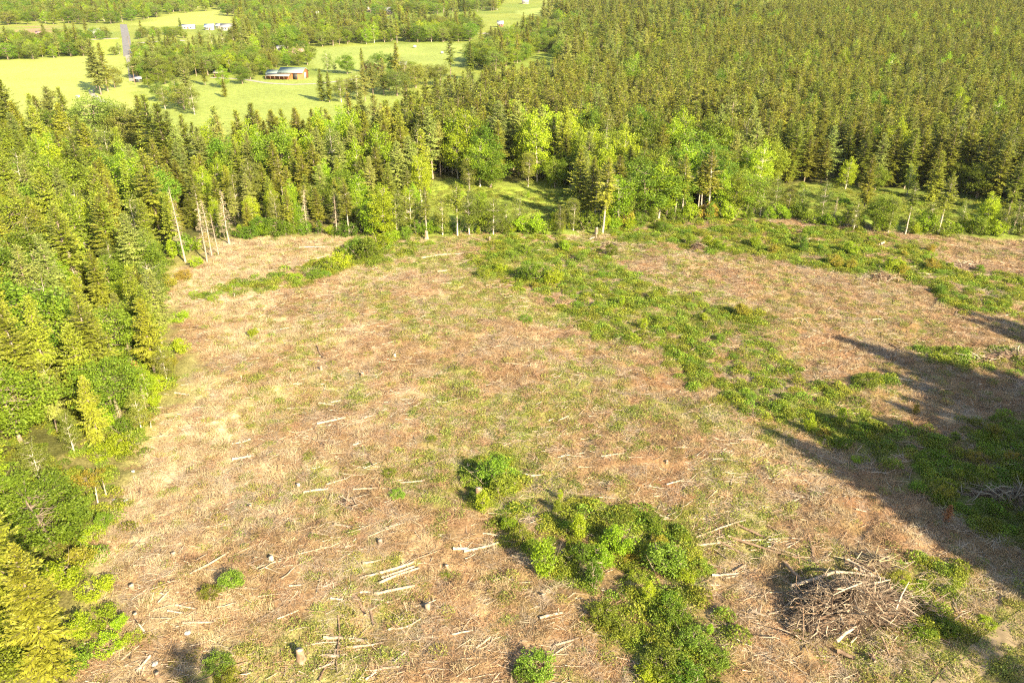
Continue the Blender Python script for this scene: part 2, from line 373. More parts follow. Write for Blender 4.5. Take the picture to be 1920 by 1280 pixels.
mk('redtree', broad(312, 8, 2.6, 4.2, 3.4, 60, 50, .3, .9, 1, .16), M['darkred'], M['bark'], 8)

# ------------------------------------------------------------------ zones, given as outlines on the ground
Z = {k: wpoly(v) for k, v in dict(
    clearing=[(120, 1330), (150, 1190), (190, 1020), (240, 900), (300, 790), (345, 735), (330, 640), (310, 560), (340, 500), (420, 455), (520, 444), (640, 440), (760, 446), (850, 440), (1000, 442), (1130, 436), (1300, 415), (1500, 415), (1640, 436), (1760, 440), (1950, 445), (2250, 500), (2600, 800), (2500, 1350), (1200, 1500), (300, 1450)],
    band=[(890, 500), (920, 455), (1000, 440), (1130, 450), (1150, 490), (1180, 520), (1240, 560), (1330, 575), (1425, 590), (1440, 620), (1420, 660), (1480, 700), (1560, 735), (1640, 785), (1700, 795), (1920, 770), (2150, 800), (2150, 1010), (1920, 1020), (1830, 1010), (1760, 960), (1690, 925), (1600, 865), (1500, 805), (1400, 770), (1330, 720), (1270, 680), (1190, 640), (1100, 600), (1040, 560), (950, 525)],
    upper=[(1130, 438), (1250, 420), (1450, 420), (1560, 430), (1640, 445), (1740, 460), (1800, 500), (1920, 520), (2050, 560), (1920, 585), (1780, 570), (1700, 530), (1560, 510), (1430, 475), (1300, 470), (1200, 450)],
    strip=[(1640, 640), (1750, 655), (1920, 665), (2100, 680), (2000, 710), (1780, 690), (1690, 660)],
    knoll=[(1580, 700), (1650, 693), (1680, 715), (1600, 727)],
    belt=[(350, 548), (420, 530), (520, 520), (600, 490), (640, 465), (700, 440), (790, 440), (850, 450), (760, 480), (650, 510), (560, 538), (450, 555), (360, 568)],
    patch=[(860, 880), (920, 850), (960, 890), (1000, 940), (1080, 930), (1180, 960), (1290, 1010), (1320, 1070), (1300, 1120), (1350, 1200), (1390, 1300), (1210, 1300), (1180, 1210), (1090, 1150), (1100, 1110), (1000, 1050), (940, 980), (890, 930)],
    pilegreen=[(1660, 1040), (1760, 1055), (1810, 1120), (1800, 1200), (1720, 1180), (1680, 1100)],
    lawn=[(1790, 1190), (1880, 1130), (1990, 1060), (2100, 1100), (2000, 1400), (1740, 1320)],
    litterL=[(170, 1280), (200, 1010), (290, 810), (360, 740), (480, 780), (500, 900), (560, 1000), (450, 1100), (330, 1280)],
    lower=[(800, 1010), (960, 1000), (1090, 1130), (1190, 1280), (780, 1290), (760, 1100)],
    meadow=[(790, 345), (900, 352), (1080, 358), (1090, 395), (1000, 432), (900, 425), (830, 400), (800, 370)],
    meadowR=[(1440, 350), (1560, 352), (1850, 375), (1950, 395), (1900, 425), (1700, 425), (1540, 410), (1450, 385)],
    meadowL=[(150, 290), (230, 272), (300, 275), (330, 300), (325, 360), (300, 380), (255, 340), (170, 310)],
    forestL=[(110, 1280), (150, 1120), (165, 1010), (225, 890), (290, 770), (330, 700), (300, 580), (305, 520), (335, 485), (318, 400), (245, 350), (150, 305), (60, 280), (-120, 268), (-420, 270), (-420, 1280)],
    forestB=[(318, 480), (400, 446), (520, 436), (640, 434), (760, 436), (800, 415), (790, 365), (800, 342), (900, 335), (1080, 345), (1100, 400), (1250, 395), (1420, 380), (1440, 340), (1100, 310), (800, 310), (600, 308), (450, 328), (330, 335)],
    forestR=[(690, 335), (740, 270), (850, 215), (980, 175), (1060, 160), (1190, 146), (1290, 105), (1400, 52), (1500, 18), (2150, 18), (2500, 120), (2500, 420), (1950, 395), (1850, 368), (1560, 345), (1430, 345), (1100, 318), (800, 325)],
    fieldL=[(-300, 300), (-300, 118), (0, 113), (120, 106), (236, 104), (252, 150), (262, 210), (290, 300), (150, 300)],
    fieldM=[(262, 155), (400, 150), (480, 150), (640, 140), (760, 140), (760, 230), (640, 300), (300, 300), (270, 200)],
    fieldU=[(560, 92), (700, 84), (900, 80), (890, 105), (860, 125), (760, 130), (640, 140), (575, 120)],
    fieldT=[(245, 47), (340, 24), (430, 18), (440, 46), (300, 50)],
    fieldS=[(150, 74), (228, 72), (233, 102), (160, 104)],
    fieldR=[(960, 22), (1100, 0), (1180, -4), (1090, 12), (980, 30)],
    redfield=[(20, 62), (60, 48), (95, 50), (92, 64), (40, 68)]).items()}
def clipz(v): return np.clip(v, 0, 1)

# ------------------------------------------------------------------ ground sheet
def axis_coords(lo, a, b, hi, st, gr):
    c = list(np.arange(a, b + .01, st)); s = st
    while c[-1] < hi: s *= gr; c.append(c[-1] + s)
    d = []; s = st; x = a
    while x > lo: s *= gr * 1.03; x -= s; d.append(x)
    return np.array(d[::-1] + c)
gx = axis_coords(-7000, -95, 135, 7000, .6, 1.028); gy = axis_coords(-900, 44, 195, 9000, .6, 1.02)
X, Y = np.meshgrid(gx, gy); Zg = tz(X, Y)
def cover(x, y):
    """what grows where: weights of clearing, bramble, green weeds, straw, litter"""
    cl = softpoly(x, y, Z['clearing'], 5)
    br = np.maximum.reduce([softpoly(x, y, Z[k], wd) for k, wd in (('band', 6), ('upper', 5), ('strip', 2.5), ('knoll', 1.5), ('belt', 4), ('patch', 3), ('pilegreen', 2))])
    n1 = fbm(x, y, 9, 61, 3); n2 = fbm(x, y, 5, 71, 3); n3 = fbm(x, y, 14, 81, 3)
    br = br * np.maximum(.32 + .68 * sstep(.40, .58, n2), .34 * softpoly(x, y, Z['patch'], 3))
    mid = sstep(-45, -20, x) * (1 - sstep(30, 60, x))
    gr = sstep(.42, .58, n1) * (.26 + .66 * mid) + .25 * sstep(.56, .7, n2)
    lime = softpoly(x, y, wpoly([(640, 1040), (790, 1060), (790, 1200), (740, 1290), (640, 1290), (620, 1120)]), 2.5)
    gr = clipz(np.maximum(gr, lime * .75) * (1 - .8 * softpoly(x, y, Z['litterL'], 4)) * (1 - .7 * softpoly(x, y, Z['lower'], 3)))
    st = sstep(.36, .58, n3) * (.16 + .80 * (1 - sstep(-46, -14, x))) * (1 - .8 * softpoly(x, y, Z['lower'], 3))  # straw thickens leftward, real growth that also paints in the brighter light there
    return cl, clipz(br), gr, clipz(st)
def mixc(a, b, t): return a * (1 - t[..., None]) + np.asarray(b) * t[..., None]
def tone(x, y):
    cl, br, gr, st = cover(x, y)
    n = fbm(x, y, 60, 21, 3); n2 = fbm(x, y, 18, 23, 3)
    base = np.empty(x.shape + (3,)); base[:] = (.16, .20, .035)
    base = mixc(base, (.22, .24, .045), sstep(.35, .65, n))
    for k, c, wd in (('fieldL', (.30, .33, .078), 4), ('fieldM', (.23, .27, .060), 4), ('fieldU', (.235, .275, .065), 4), ('fieldT', (.30, .32, .07), 6), ('fieldS', (.27, .31, .05), 4), ('fieldR', (.25, .29, .07), 6), ('redfield', (.30, .19, .11), 8), ('meadow', (.23, .285, .04), 4), ('meadowR', (.19, .235, .035), 4), ('meadowL', (.25, .30, .03), 4)):
        base = mixc(base, np.array(c), softpoly(x, y, Z[k], wd))
    base *= (.88 + .24 * n2)[..., None]
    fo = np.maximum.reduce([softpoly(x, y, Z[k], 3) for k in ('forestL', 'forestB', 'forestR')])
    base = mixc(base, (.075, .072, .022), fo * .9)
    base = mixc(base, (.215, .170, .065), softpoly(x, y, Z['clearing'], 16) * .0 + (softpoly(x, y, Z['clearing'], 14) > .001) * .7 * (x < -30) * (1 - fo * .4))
    soil = np.empty(x.shape + (3,)); soil[:] = (.255, .156, .080)
    m = fbm(x, y, 4.2, 31, 3); soil = mixc(soil, (.135, .078, .036), sstep(.48, .64, m)); soil = mixc(soil, (.36, .245, .135), sstep(.5, .3, m) * .0 + sstep(.55, .75, fbm(x, y, 7, 33, 3)))
    soil = mixc(soil, (.220, .112, .052), sstep(-25, 30, x) * sstep(.35, .6, fbm(x, y, 11, 37, 3)) * .95)  # redder soil rightward; the dimmer light of that side is painted in too
    soil = mixc(soil, (.47, .36, .22), st * .8); soil = mixc(soil, (.20, .215, .05), gr * .7); soil = mixc(soil, (.085, .105, .022), br * .85)
    base = mixc(base, soil, cl)
    base = mixc(base, (.215, .180, .070), softpoly(x, y, Z['lawn'], 2) * .8)
    return base
nx, ny = len(gx), len(gy)
ii = np.arange(ny * nx).reshape(ny, nx)
F = np.stack([ii[:-1, :-1], ii[:-1, 1:], ii[1:, 1:], ii[1:, :-1]], -1).reshape(-1, 4)
me = bpy.data.meshes.new('ground'); V = np.stack([X, Y, Zg], -1).reshape(-1, 3)
me.vertices.add(len(V)); me.vertices.foreach_set('co', V.ravel().astype(np.float32))
me.loops.add(F.size); me.loops.foreach_set('vertex_index', F.ravel().astype(np.int32))
me.polygons.add(len(F)); me.polygons.foreach_set('loop_start', (np.arange(len(F)) * 4).astype(np.int32)); me.polygons.foreach_set('loop_total', np.full(len(F), 4, np.int32))
me.polygons.foreach_set('use_smooth', np.ones(len(F), bool))
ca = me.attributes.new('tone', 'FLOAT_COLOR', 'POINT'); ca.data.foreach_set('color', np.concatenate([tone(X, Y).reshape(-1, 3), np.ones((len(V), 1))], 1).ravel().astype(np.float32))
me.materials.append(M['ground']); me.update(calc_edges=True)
struct(obj('ground', me))

# ------------------------------------------------------------------ scattering many small plants as one object
def scatter(name, pts, rot, scl, idx, protos, label=None):
    hid = bpy.data.collections.new('source_' + name)
    for k, (pm) in enumerate(protos):
        q = bpy.data.objects.new(f'{name}_source_{k:02d}', pm); hid.objects.link(q)
    me = bpy.data.meshes.new(name); me.vertices.add(len(pts)); me.vertices.foreach_set('co', np.asarray(pts, np.float32).ravel())
    a = me.attributes.new('rot', 'FLOAT_VECTOR', 'POINT'); a.data.foreach_set('vector', np.asarray(rot, np.float32).ravel())
    a = me.attributes.new('scl', 'FLOAT_VECTOR', 'POINT'); a.data.foreach_set('vector', np.asarray(scl, np.float32).ravel())
    a = me.attributes.new('idx', 'INT', 'POINT'); a.data.foreach_set('value', np.asarray(idx, np.int32))
    o = obj(name, me); ng = bpy.data.node_groups.new(name, 'GeometryNodeTree')
    ng.interface.new_socket('Geometry', in_out='INPUT', socket_type='NodeSocketGeometry'); ng.interface.new_socket('Geometry', in_out='OUTPUT', socket_type='NodeSocketGeometry')
    gi = ng.nodes.new('NodeGroupInput'); go = ng.nodes.new('NodeGroupOutput'); ip = ng.nodes.new('GeometryNodeInstanceOnPoints'); ci = ng.nodes.new('GeometryNodeCollectionInfo')
    ci.inputs['Collection'].default_value = hid; ci.inputs['Separate Children'].default_value = True; ci.inputs['Reset Children'].default_value = True
    ip.inputs['Pick Instance'].default_value = True
    def na(n, ty):
        x = ng.nodes.new('GeometryNodeInputNamedAttribute'); x.data_type = ty; x.inputs[0].default_value = n; return x.outputs['Attribute']
    er = ng.nodes.new('FunctionNodeEulerToRotation'); ng.links.new(na('rot', 'FLOAT_VECTOR'), er.inputs[0])
    ng.links.new(gi.outputs[0], ip.inputs['Points']); ng.links.new(ci.outputs[0], ip.inputs['Instance']); ng.links.new(na('idx', 'INT'), ip.inputs['Instance Index'])
    ng.links.new(er.outputs[0], ip.inputs['Rotation']); ng.links.new(na('scl', 'FLOAT_VECTOR'), ip.inputs['Scale']); ng.links.new(ip.outputs[0], go.inputs[0])
    md = o.modifiers.new('scatter', 'NODES'); md.node_group = ng; o['kind'] = 'stuff'
    if label: o['label'] = label
    return o
def blades(seed, n, rad, L, W, el, mat, name, hump=0.0, leafy=False):
    g = np.random.default_rng(seed); C = MB(); a = g.uniform(0, 6.28, n); r = rad * np.sqrt(g.uniform(0, 1, n))
    B = np.column_stack([np.cos(a) * r, np.sin(a) * r, hump * np.clip(1 - (r / rad) ** 2, 0, 1) * g.uniform(.15, 1, n) + g.uniform(0, .05, n)])
    e = R(1) * g.uniform(el[0], el[1], n); az = g.uniform(0, 6.28, n); D = np.column_stack([np.cos(az) * np.cos(e), np.sin(az) * np.cos(e), np.sin(e)])
    ll = g.uniform(L[0], L[1], n); ww = g.uniform(W[0], W[1], n)
    if leafy: C.quads(kites(B, D, ll, ww, g, .5), 0, g.uniform(0, 1, n))
    else:
        s = unit(np.cross(D, g.normal(0, .5, (n, 3)) + [0, 0, 1])) * ww[:, None] / 2; E = B + D * ll[:, None] + np.column_stack([np.zeros((n, 2)), -.15 * ll])
        C.quads(np.stack([B - s, B + s, E + s * .5, E - s * .5], 1), 0, g.uniform(0, 1, n))
    return C.mesh(name, [mat])
BL = dict(
    litter=[blades(400 + i, 110, 1.0, (.25, .8), (.018, .04), (-4, 38), M['litter'], f'litter_tuft{i}', .12) for i in range(4)],
    twig=[blades(410 + i, 45, 1.1, (.4, 1.5), (.015, .035), (-3, 22), M['twig'], f'twig_tuft{i}', .15) for i in range(4)],
    straw=[blades(420 + i, 100, .75, (.3, .75), (.018, .035), (25, 80), M['straw'], f'straw_tuft{i}', .05) for i in range(3)],
    weed=[blades(430 + i, 130, .9, (.10, .26), (.05, .11), (-10, 65), M['weed'], f'weed_tuft{i}', .28, True) for i in range(4)],
    bramble=[blades(440 + i, 300, 1.15, (.12, .26), (.09, .18), (-25, 55), M['bramble'], f'bramble_tuft{i}', .75, True) for i in range(4)])
def sample(n, x0, x1, y0, y1):
    """points over the clearing, evenly per square metre"""
    return rng.uniform(x0, x1, n), rng.uniform(y0, y1, n)
def inview(x, y, z=0, mg=90):
    px, py, d = proj(np.stack([x, y, np.zeros_like(x) + z], -1)); return (d > 5) & (px > -mg) & (px < 1920 + mg) & (py > -mg) & (py < 1280 + mg)
def lay(name, key, n, wfun, smin, smax, label, zs=1.0):
    x, y = sample(n, -100, 140, 42, 232); k = inview(x, y); x, y = x[k], y[k]
    k = rng.uniform(0, 1, len(x)) < wfun(x, y); x, y = x[k], y[k]; m = len(x)
    s = rng.uniform(smin, smax, m)
    scatter(name, np.column_stack([x, y, tz(x, y) - .03]), np.column_stack([rng.normal(0, .08, m), rng.normal(0, .08, m), rng.uniform(0, 6.28, m)]), np.column_stack([s, s, s * zs * rng.uniform(.7, 1.3, m)]), rng.integers(0, len(BL[key]), m), BL[key], label)
    print(name, m)
def w_litter(x, y):
    cl, br, gr, st = cover(x, y); return cl * clipz(.85 - .8 * br - .35 * gr - .3 * st) * (1 - softpoly(x, y, Z['lawn'], 2))
def w_twig(x, y):
    cl, br, gr, st = cover(x, y); return cl * clipz(.25 + .8 * sstep(.45, .65, fbm(x, y, 8, 91, 3)) - .6 * br) * (1 - softpoly(x, y, Z['lawn'], 2))
def w_straw(x, y):
    cl, br, gr, st = cover(x, y); return cl * clipz(.9 * st - .7 * br + .08)
def w_weed(x, y):
    cl, br, gr, st = cover(x, y); return clipz(cl * (.95 * gr + .25 * br + .05) + .6 * softpoly(x, y, Z['lawn'], 2) + .8 * softpoly(x, y, Z['meadow'], 3) + .8 * softpoly(x, y, Z['meadowR'], 3))
def w_bramble(x, y):
    cl, br, gr, st = cover(x, y); e = softpoly(x, y, Z['forestL'], 5); return clipz(cl * br * 1.2 * (1 - .15 * softpoly(x, y, Z['patch'], 2)) + e * .55 + .06 * softpoly(x, y, Z['meadow'], 3) + .15 * softpoly(x, y, Z['meadowR'], 3))
lay('dry_litter', 'litter', 42000, w_litter, .7, 1.3, 'brown dried bracken and litter over the cleared ground')
lay('slash_twigs', 'twig', 36000, w_twig, .7, 1.3, 'grey twigs and slash strewn over the cleared ground')
lay('straw_grass', 'straw', 30000, w_straw, .6, 1.2, 'pale straw grass in tufts over the cleared ground')
lay('green_weeds', 'weed', 52000, w_weed, .6, 1.2, 'light green weeds sprouting through the cleared ground')
lay('bramble_cover', 'bramble', 34000, w_bramble, .6, 1.25, 'dark green bramble cover in a band over the cleared ground')

# ------------------------------------------------------------------ trees
CON, BRO = [], []       # planned trees: (x, y, proto key, height, zone)
def free(pts, x, y, dmin): return all((x - a) ** 2 + (y - b) ** 2 > dmin * dmin for a, b in pts)
def fill(poly, dmin, tries, zone=None, cond=None):
    P = Z[poly] if isinstance(poly, str) else poly; lo, hi = P.min(0), P.max(0); cell = {}; out = []
    xs = rng.uniform(lo[0], hi[0], tries); ys = rng.uniform(lo[1], hi[1], tries); ok = inpoly(xs, ys, P)
    for x, y in zip(xs[ok], ys[ok]):
        c = (int(x // dmin), int(y // dmin)); bad = False
        for i in (-1, 0, 1):
            for j in (-1, 0, 1):
                for a, b in cell.get((c[0] + i, c[1] + j), ()):
                    if (a - x) ** 2 + (b - y) ** 2 < dmin * dmin: bad = True
        if not bad: cell.setdefault(c, []).append((x, y)); out.append((x, y))
    return out
def pick(keys, p): return keys[int(np.searchsorted(np.cumsum(p) / np.sum(p), rng.uniform()))]
def at(lst, px, py, key, h, zone): q = gp(px, py); lst.append((q[0], q[1], key, h * (1.2 if zone == 'F' else 1), zone))
# the wood beside the straw edge
for x, y in fill('forestL', 5.0, 9000):
    px, py, d = proj(np.array([x, y, 10.0]))
    if not (-260 < px < 1920) or d < 30: continue
    gpx, gpy, _ = proj(np.array([x, y, 0.]))
    if gpy > 840: continue                                      # the near corner is set out by hand
    edge = softpoly(np.array([x]), np.array([y]), Z['clearing'], 22)[0] > .02
    if rng.uniform() < (.50 if edge else .36): BRO.append((x, y, pick(['maple0', 'maple1', 'alder0', 'alder1', 'limetree1'], [2, 2, 2.5, 2.5, 2.5]), rnd(6, 11) if edge else rnd(12, 17), 'L'))
    else: CON.append((x, y, pick(['fir0', 'fir1', 'fir2', 'firpale0', 'firpale1', 'cedar0', 'cedar1', 'cedar2'], [2, 1.2, 2, 1.8, 1.2, 3, 2.6, 3] if not edge else [1, .6, 1, 1, 1, 3, 3, 3]), rnd(9, 15) if edge else rnd(13, 20), 'L'))  # cedars belong here; extra ones put the brighter, yellower light into colour
for px, py, k, h in ((195, 748, 'fir1', 17), (120, 610, 'firpale0', 17), (265, 545, 'firpale1', 16), (218, 515, 'fir1', 17), (70, 780, 'fir0', 18), (5, 640, 'fir2', 19), (190, 835, 'cedar2', 11), (105, 1275, 'fir0', 15.5), (30, 1150, 'fir2', 15), (-60, 1130, 'fir2', 17), (-130, 1000, 'fir0', 20), (290, 700, 'cedar1', 13), (270, 645, 'cedar0', 14), (480, 322, 'fir2', 17), (520, 318, 'fir0', 18), (560, 315, 'fir1', 17), (-40, 880, 'fir1', 17), (-90, 1270, 'fir0', 16)): at(CON, px, py, k, h, 'L')
for px, py, k, h in ((95, 1015, 'maple2', 9), (20, 1010, 'maple0', 9), (40, 830, 'maple1', 12), (20, 735, 'maple2', 14), (60, 690, 'maple0', 14), (25, 600, 'alder1', 15), (-5, 1290, 'maple0', 8), (250, 640, 'maple1', 8), (110, 770, 'alder0', 9), (140, 850, 'alder2', 7), (75, 905, 'alder0', 7), (-30, 960, 'limetree0', 10)): at(BRO, px, py, k, h, 'L')
# the belt beyond the clearing
for x, y in fill('forestB', 4.2, 9000):
    px, py, d = proj(np.array([x, y, 0.])); 
    if px > 1090 and rng.uniform() < .55: BRO.append((x, y, pick(['maple0', 'maple1', 'limetree0', 'alder1', 'oak0'], [2, 2, 2, 2, 1]), rnd(10, 17), 'B')); continue
    if rng.uniform() < ((.26 if px < 760 else .45) + (.2 if py > 415 else 0)): BRO.append((x, y, pick(['limetree0', 'limetree1', 'alder0', 'maple1'], [3, 3, 2, 1]), float(np.interp(py, [350, 440], [17, 8])) * rnd(.8, 1.2), 'B'))
    else:
        hh = float(np.interp(py, [320, 440], [20, 8.5])) * rnd(.78, 1.18)
        CON.append((x, y, pick(['fir0', 'fir1', 'fir2', 'firpale0', 'firpale1', 'edgefir0', 'edgefir1', 'cedar1'], [3, 2, 2, 2, 2, .8, .7, 1.5]), hh, 'B'))
# trees standing at the far rim of the clearing
for px, py, k, h in ((1130, 436, 'edgefir0', 18), (1105, 425, 'fir1', 17), (1085, 415, 'fir0', 18), (1265, 408, 'edgefir1', 15), (1278, 408, 'edgefir0', 16), (1308, 405, 'edgefir1', 14), (1314, 404, 'edgefir1', 15), (1328, 406, 'edgefir0', 17), (1190, 412, 'cedar1', 12), (1697, 440, 'edgefir1', 13), (1758, 439, 'edgefir0', 15), (1620, 390, 'fir0', 14), (1745, 380, 'fir2', 14), (1890, 400, 'fir1', 15), (1860, 380, 'fir0', 16), (1930, 425, 'fir2', 13), (1480, 340, 'fir2', 17), (858, 442, 'edgefir1', 13), (800, 442, 'edgefir0', 12), (655, 440, 'edgefir1', 12), (600, 436, 'fir1', 11), (545, 436, 'fir1', 11)): at(CON, px, py, k, h, 'E')
for px, py, k, h in ((700, 442, 'limetree0', 9), (720, 446, 'limetree1', 12), (745, 440, 'alder0', 11), (770, 438, 'alder1', 12), (830, 440, 'alder2', 11), (880, 440, 'alder0', 12), (900, 436, 'maple1', 9), (925, 440, 'alder1', 10), (950, 436, 'alder2', 9), (975, 432, 'alder0', 9), (1050, 438, 'alder1', 8), (1075, 432, 'alder2', 9), (1065, 425, 'alder0', 7), (1160, 425, 'limetree1', 13), (1170, 420, 'alder0', 12), (1210, 412, 'maple1', 14), (1235, 410, 'limetree0', 15), (1250, 402, 'maple0', 13), (1350, 402, 'limetree0', 11), (1375, 402, 'maple1', 11), (1400, 398, 'maple0', 11), (1425, 404, 'alder1', 11), (1450, 405, 'alder0', 11), (1475, 404, 'alder2', 9), (1500, 405, 'alder1', 9), (1540, 412, 'alder0', 10), (1600, 432, 'alder1', 8), (1645, 433, 'maple1', 9), (1665, 436, 'alder2', 10), (1740, 428, 'alder1', 8), (1800, 432, 'alder0', 8), (1845, 432, 'limetree1', 9), (1880, 438, 'alder1', 8), (1910, 440, 'alder2', 9), (1585, 355, 'limetree0', 9), (1830, 372, 'maple1', 10), (1790, 360, 'maple0', 9), (1700, 366, 'alder0', 9), (1640, 360, 'maple1', 8), (900, 350, 'limetree0', 13), (920, 352, 'maple1', 12), (880, 356, 'alder0', 10), (990, 350, 'alder2', 11), (1040, 352, 'maple0', 9), (1070, 352, 'maple1', 10), (1150, 345, 'maple2', 17), (1165, 360, 'limetree0', 16), (1300, 350, 'maple0', 17), (1310, 370, 'maple2', 16), (1240, 340, 'oak0', 15), (1390, 345, 'oak1', 15), (1440, 350, 'maple1', 14), (1350, 340, 'limetree0', 15), (1960, 430, 'maple0', 9)): at(BRO, px, py, k, h, 'E')
# the plantation
nplant = 0
for x, y in fill('forestR', 3.75, 130000):
    px, py, d = proj(np.array([x, y, 10.])); 
    if px < 600 or px > 2150: continue
    r = vnoise(x, y, 40, 55)
    if vnoise(x, y, 16, 58) > .9: continue
    if rng.uniform() < .035 + .05 * (r > .75) and d < 620: BRO.append((x, y, pick(['maple1', 'limetree0', 'alder0'], [2, 2, 1]), rnd(14, 18), 'P')); continue
    CON.append((x, y, pick(['plant0', 'plant1', 'plant2', 'plant3', 'plantpale'], [3, 3, 3, 3, 1.4]) if d > 260 else pick(['fir0', 'fir1', 'fir2', 'edgefir0', 'firpale0'], [3, 3, 3, 1.5, 1.2]), (16.5 if d > 260 else 15.5) * rnd(.8, 1.16) + (fbm(x, y, 70, 57, 2) - .5) * 6, 'P')); nplant += 1
# farmland: hedges, groves, lone trees
for px, py, k, h in ((190, 178, 'firpale0', 21), (203, 172, 'fir1', 19), (182, 168, 'firpale1', 17), (422, 182, 'fir2', 7), (605, 190, 'fir2', 12), (618, 192, 'fir0', 11), (845, 152, 'plant1', 19), (882, 150, 'fir0', 16), (355, 200, 'firpale1', 17), (680, 135, 'fir1', 11), (745, 140, 'fir0', 14), (320, 108, 'fir2', 12), (385, 160, 'fir1', 11), (330, 100, 'fir0', 10), (465, 110, 'firpale0', 20), (685, 190, 'firpale0', 14), (700, 182, 'firpale1', 13), (720, 178, 'firpale0', 14), (40, 290, 'fir0', 20), (110, 285, 'firpale1', 18), (140, 287, 'fir1', 18), (78, 275, 'cedar0', 15), (285, 300, 'fir0', 17), (300, 330, 'fir1', 20), (320, 345, 'fir2', 19), (148, 100, 'fir1', 14), (135, 105, 'fir0', 17)): at(CON, px, py, k, h, 'F')
for px, py, k, h in ((216, 165, 'oak1', 9), (280, 166, 'maple1', 7), (310, 158, 'maple2', 9), (297, 150, 'oak0', 10), (421, 165, 'limetree0', 9), (455, 158, 'maple1', 8), (615, 136, 'alder1', 11), (651, 139, 'maple1', 9.5), (628, 135, 'alder0', 5), (712, 138, 'maple0', 10), (735, 138, 'limetree1', 9), (690, 137, 'redtree', 6), (705, 139, 'redtree', 5), (540, 110, 'maple1', 9), (567, 98, 'maple2', 7), (660, 138, 'alder2', 6), (350, 178, 'alder0', 10), (330, 180, 'alder2', 9), (365, 215, 'alder1', 12), (640, 192, 'alder0', 10), (100, 185, 'oak1', 3.2), (225, 102, 'alder0', 7), (215, 104, 'oak1', 5), (800, 160, 'oak0', 9), (780, 165, 'oak1', 10), (825, 160, 'oak0', 9), (190, 285, 'oak0', 16), (230, 285, 'oak1', 14), (250, 290, 'oak0', 13), (275, 295, 'alder1', 15), (210, 270, 'maple0', 11), (265, 280, 'maple1', 10), (420, 95, 'alder0', 14), (440, 96, 'alder2', 14), (400, 97, 'alder1', 13), (380, 98, 'alder0', 13), (455, 97, 'alder1', 13), (345, 205, 'oak0', 9), (335, 195, 'maple1', 8), (300, 190, 'oak1', 7), (310, 205, 'alder1', 9), (650, 185, 'oak0', 8), (670, 180, 'alder1', 10), (700, 170, 'oak1', 9), (730, 170, 'maple0', 9), (745, 180, 'oak0', 10), (760, 158, 'alder0', 11), (500, 142, 'maple1', 8), (470, 150, 'oak0', 8), (585, 112, 'maple0', 7), (290, 135, 'oak0', 10), (275, 150, 'maple1', 8), (770, 150, 'maple2', 9)): at(BRO, px, py, k, h, 'F')
def wood(pl, dm, pc, hc, hb, zone='W', ck=('fir0', 'plant1', 'plant2', 'firpale0'), bk=('oak0', 'maple0', 'maple1', 'oak1', 'limetree0', 'maple2')):
    for x, y in fill(wpoly(pl), dm, 5000):
        if rng.uniform() < pc: CON.append((x, y, pick(ck, [1] * len(ck)), rnd(*hc), zone))
        else: BRO.append((x, y, pick(bk, [1] * len(bk)), rnd(*hb), zone))
wood([(-60, 114), (-60, 88), (60, 92), (165, 92), (162, 105), (60, 112)], 7, .12, (14, 19), (7, 12))
wood([(-60, 84), (-60, 70), (60, 76), (160, 66), (210, 68), (200, 74), (110, 82)], 9, .1, (12, 16), (6, 9))
wood([(-60, 50), (-60, -8), (440, -8), (430, 18), (330, 26), (230, 46), (90, 46)], 10, .18, (14, 20), (10, 15))
wood([(252, 100), (300, 92), (345, 96), (350, 118), (262, 118)], 8, .2, (9, 13), (6, 9))
wood([(255, 66), (340, 62), (345, 72), (258, 74)], 9, .1, (9, 13), (6, 8))
wood([(258, 148), (260, 126), (360, 104), (480, 110), (485, 132), (400, 140), (330, 150)], 6, .15, (11, 15), (8, 12))
wood([(430, 142), (485, 120), (560, 116), (580, 122), (520, 128), (495, 140)], 6, .08, (10, 12), (7, 10.5))
wood([(440, 92), (450, 40), (560, 45), (700, 50), (900, 52), (885, 78), (720, 82), (560, 90), (480, 104)], 8, .25, (14, 20), (10, 15))
wood([(420, 30), (470, -8), (960, -8), (930, 22), (760, 30), (520, 36)], 11, .25, (14, 20), (10, 15))
wood([(880, 128), (900, 100), (990, 60), (1080, 62), (1180, 66), (1170, 90), (1010, 100), (940, 135)], 7, .22, (13, 18), (9, 14))
wood([(1010, 34), (1080, 16), (1180, 4), (1420, -8), (1420, 50), (1290, 108), (1190, 148), (1060, 160), (1040, 110), (1090, 66)], 8, .6, (17, 24), (10, 15))
wood([(1300, 15), (1420, -10), (2100, -10), (2100, 10), (1500, 16)], 11, .9, (17, 24), (9, 13))
# trees outside the frame that throw the long shadows on the right and at the foot
sh = SUN_DIR[:2] / math.hypot(*SUN_DIR[:2])
def shade_tree(tx, ty, h, key='fir0'):
    q = gp(tx, ty)[:2] + sh * h / math.tan(SUN_EL) * .97; CON.append((q[0], q[1], key, h, 'S'))
shade_tree(338, 1226, 33, 'plant0'); shade_tree(1700, 1146, 30, 'plant1')
SHADE = [wpoly(p) for p in ([(1455, 822), (1490, 795), (1600, 795), (1690, 782), (1700, 750), (1830, 725), (1990, 720), (2050, 1030), (1920, 1050), (1800, 1040), (1720, 985), (1640, 925), (1560, 866)],
                            [(1590, 644), (1700, 664), (1800, 690), (1960, 705), (1960, 740), (1800, 722), (1700, 687)], [(1675, 703), (1760, 722), (1900, 752), (1960, 780), (1800, 770), (1720, 735)], [(1840, 596), (1960, 610), (1960, 650), (1880, 630)])]
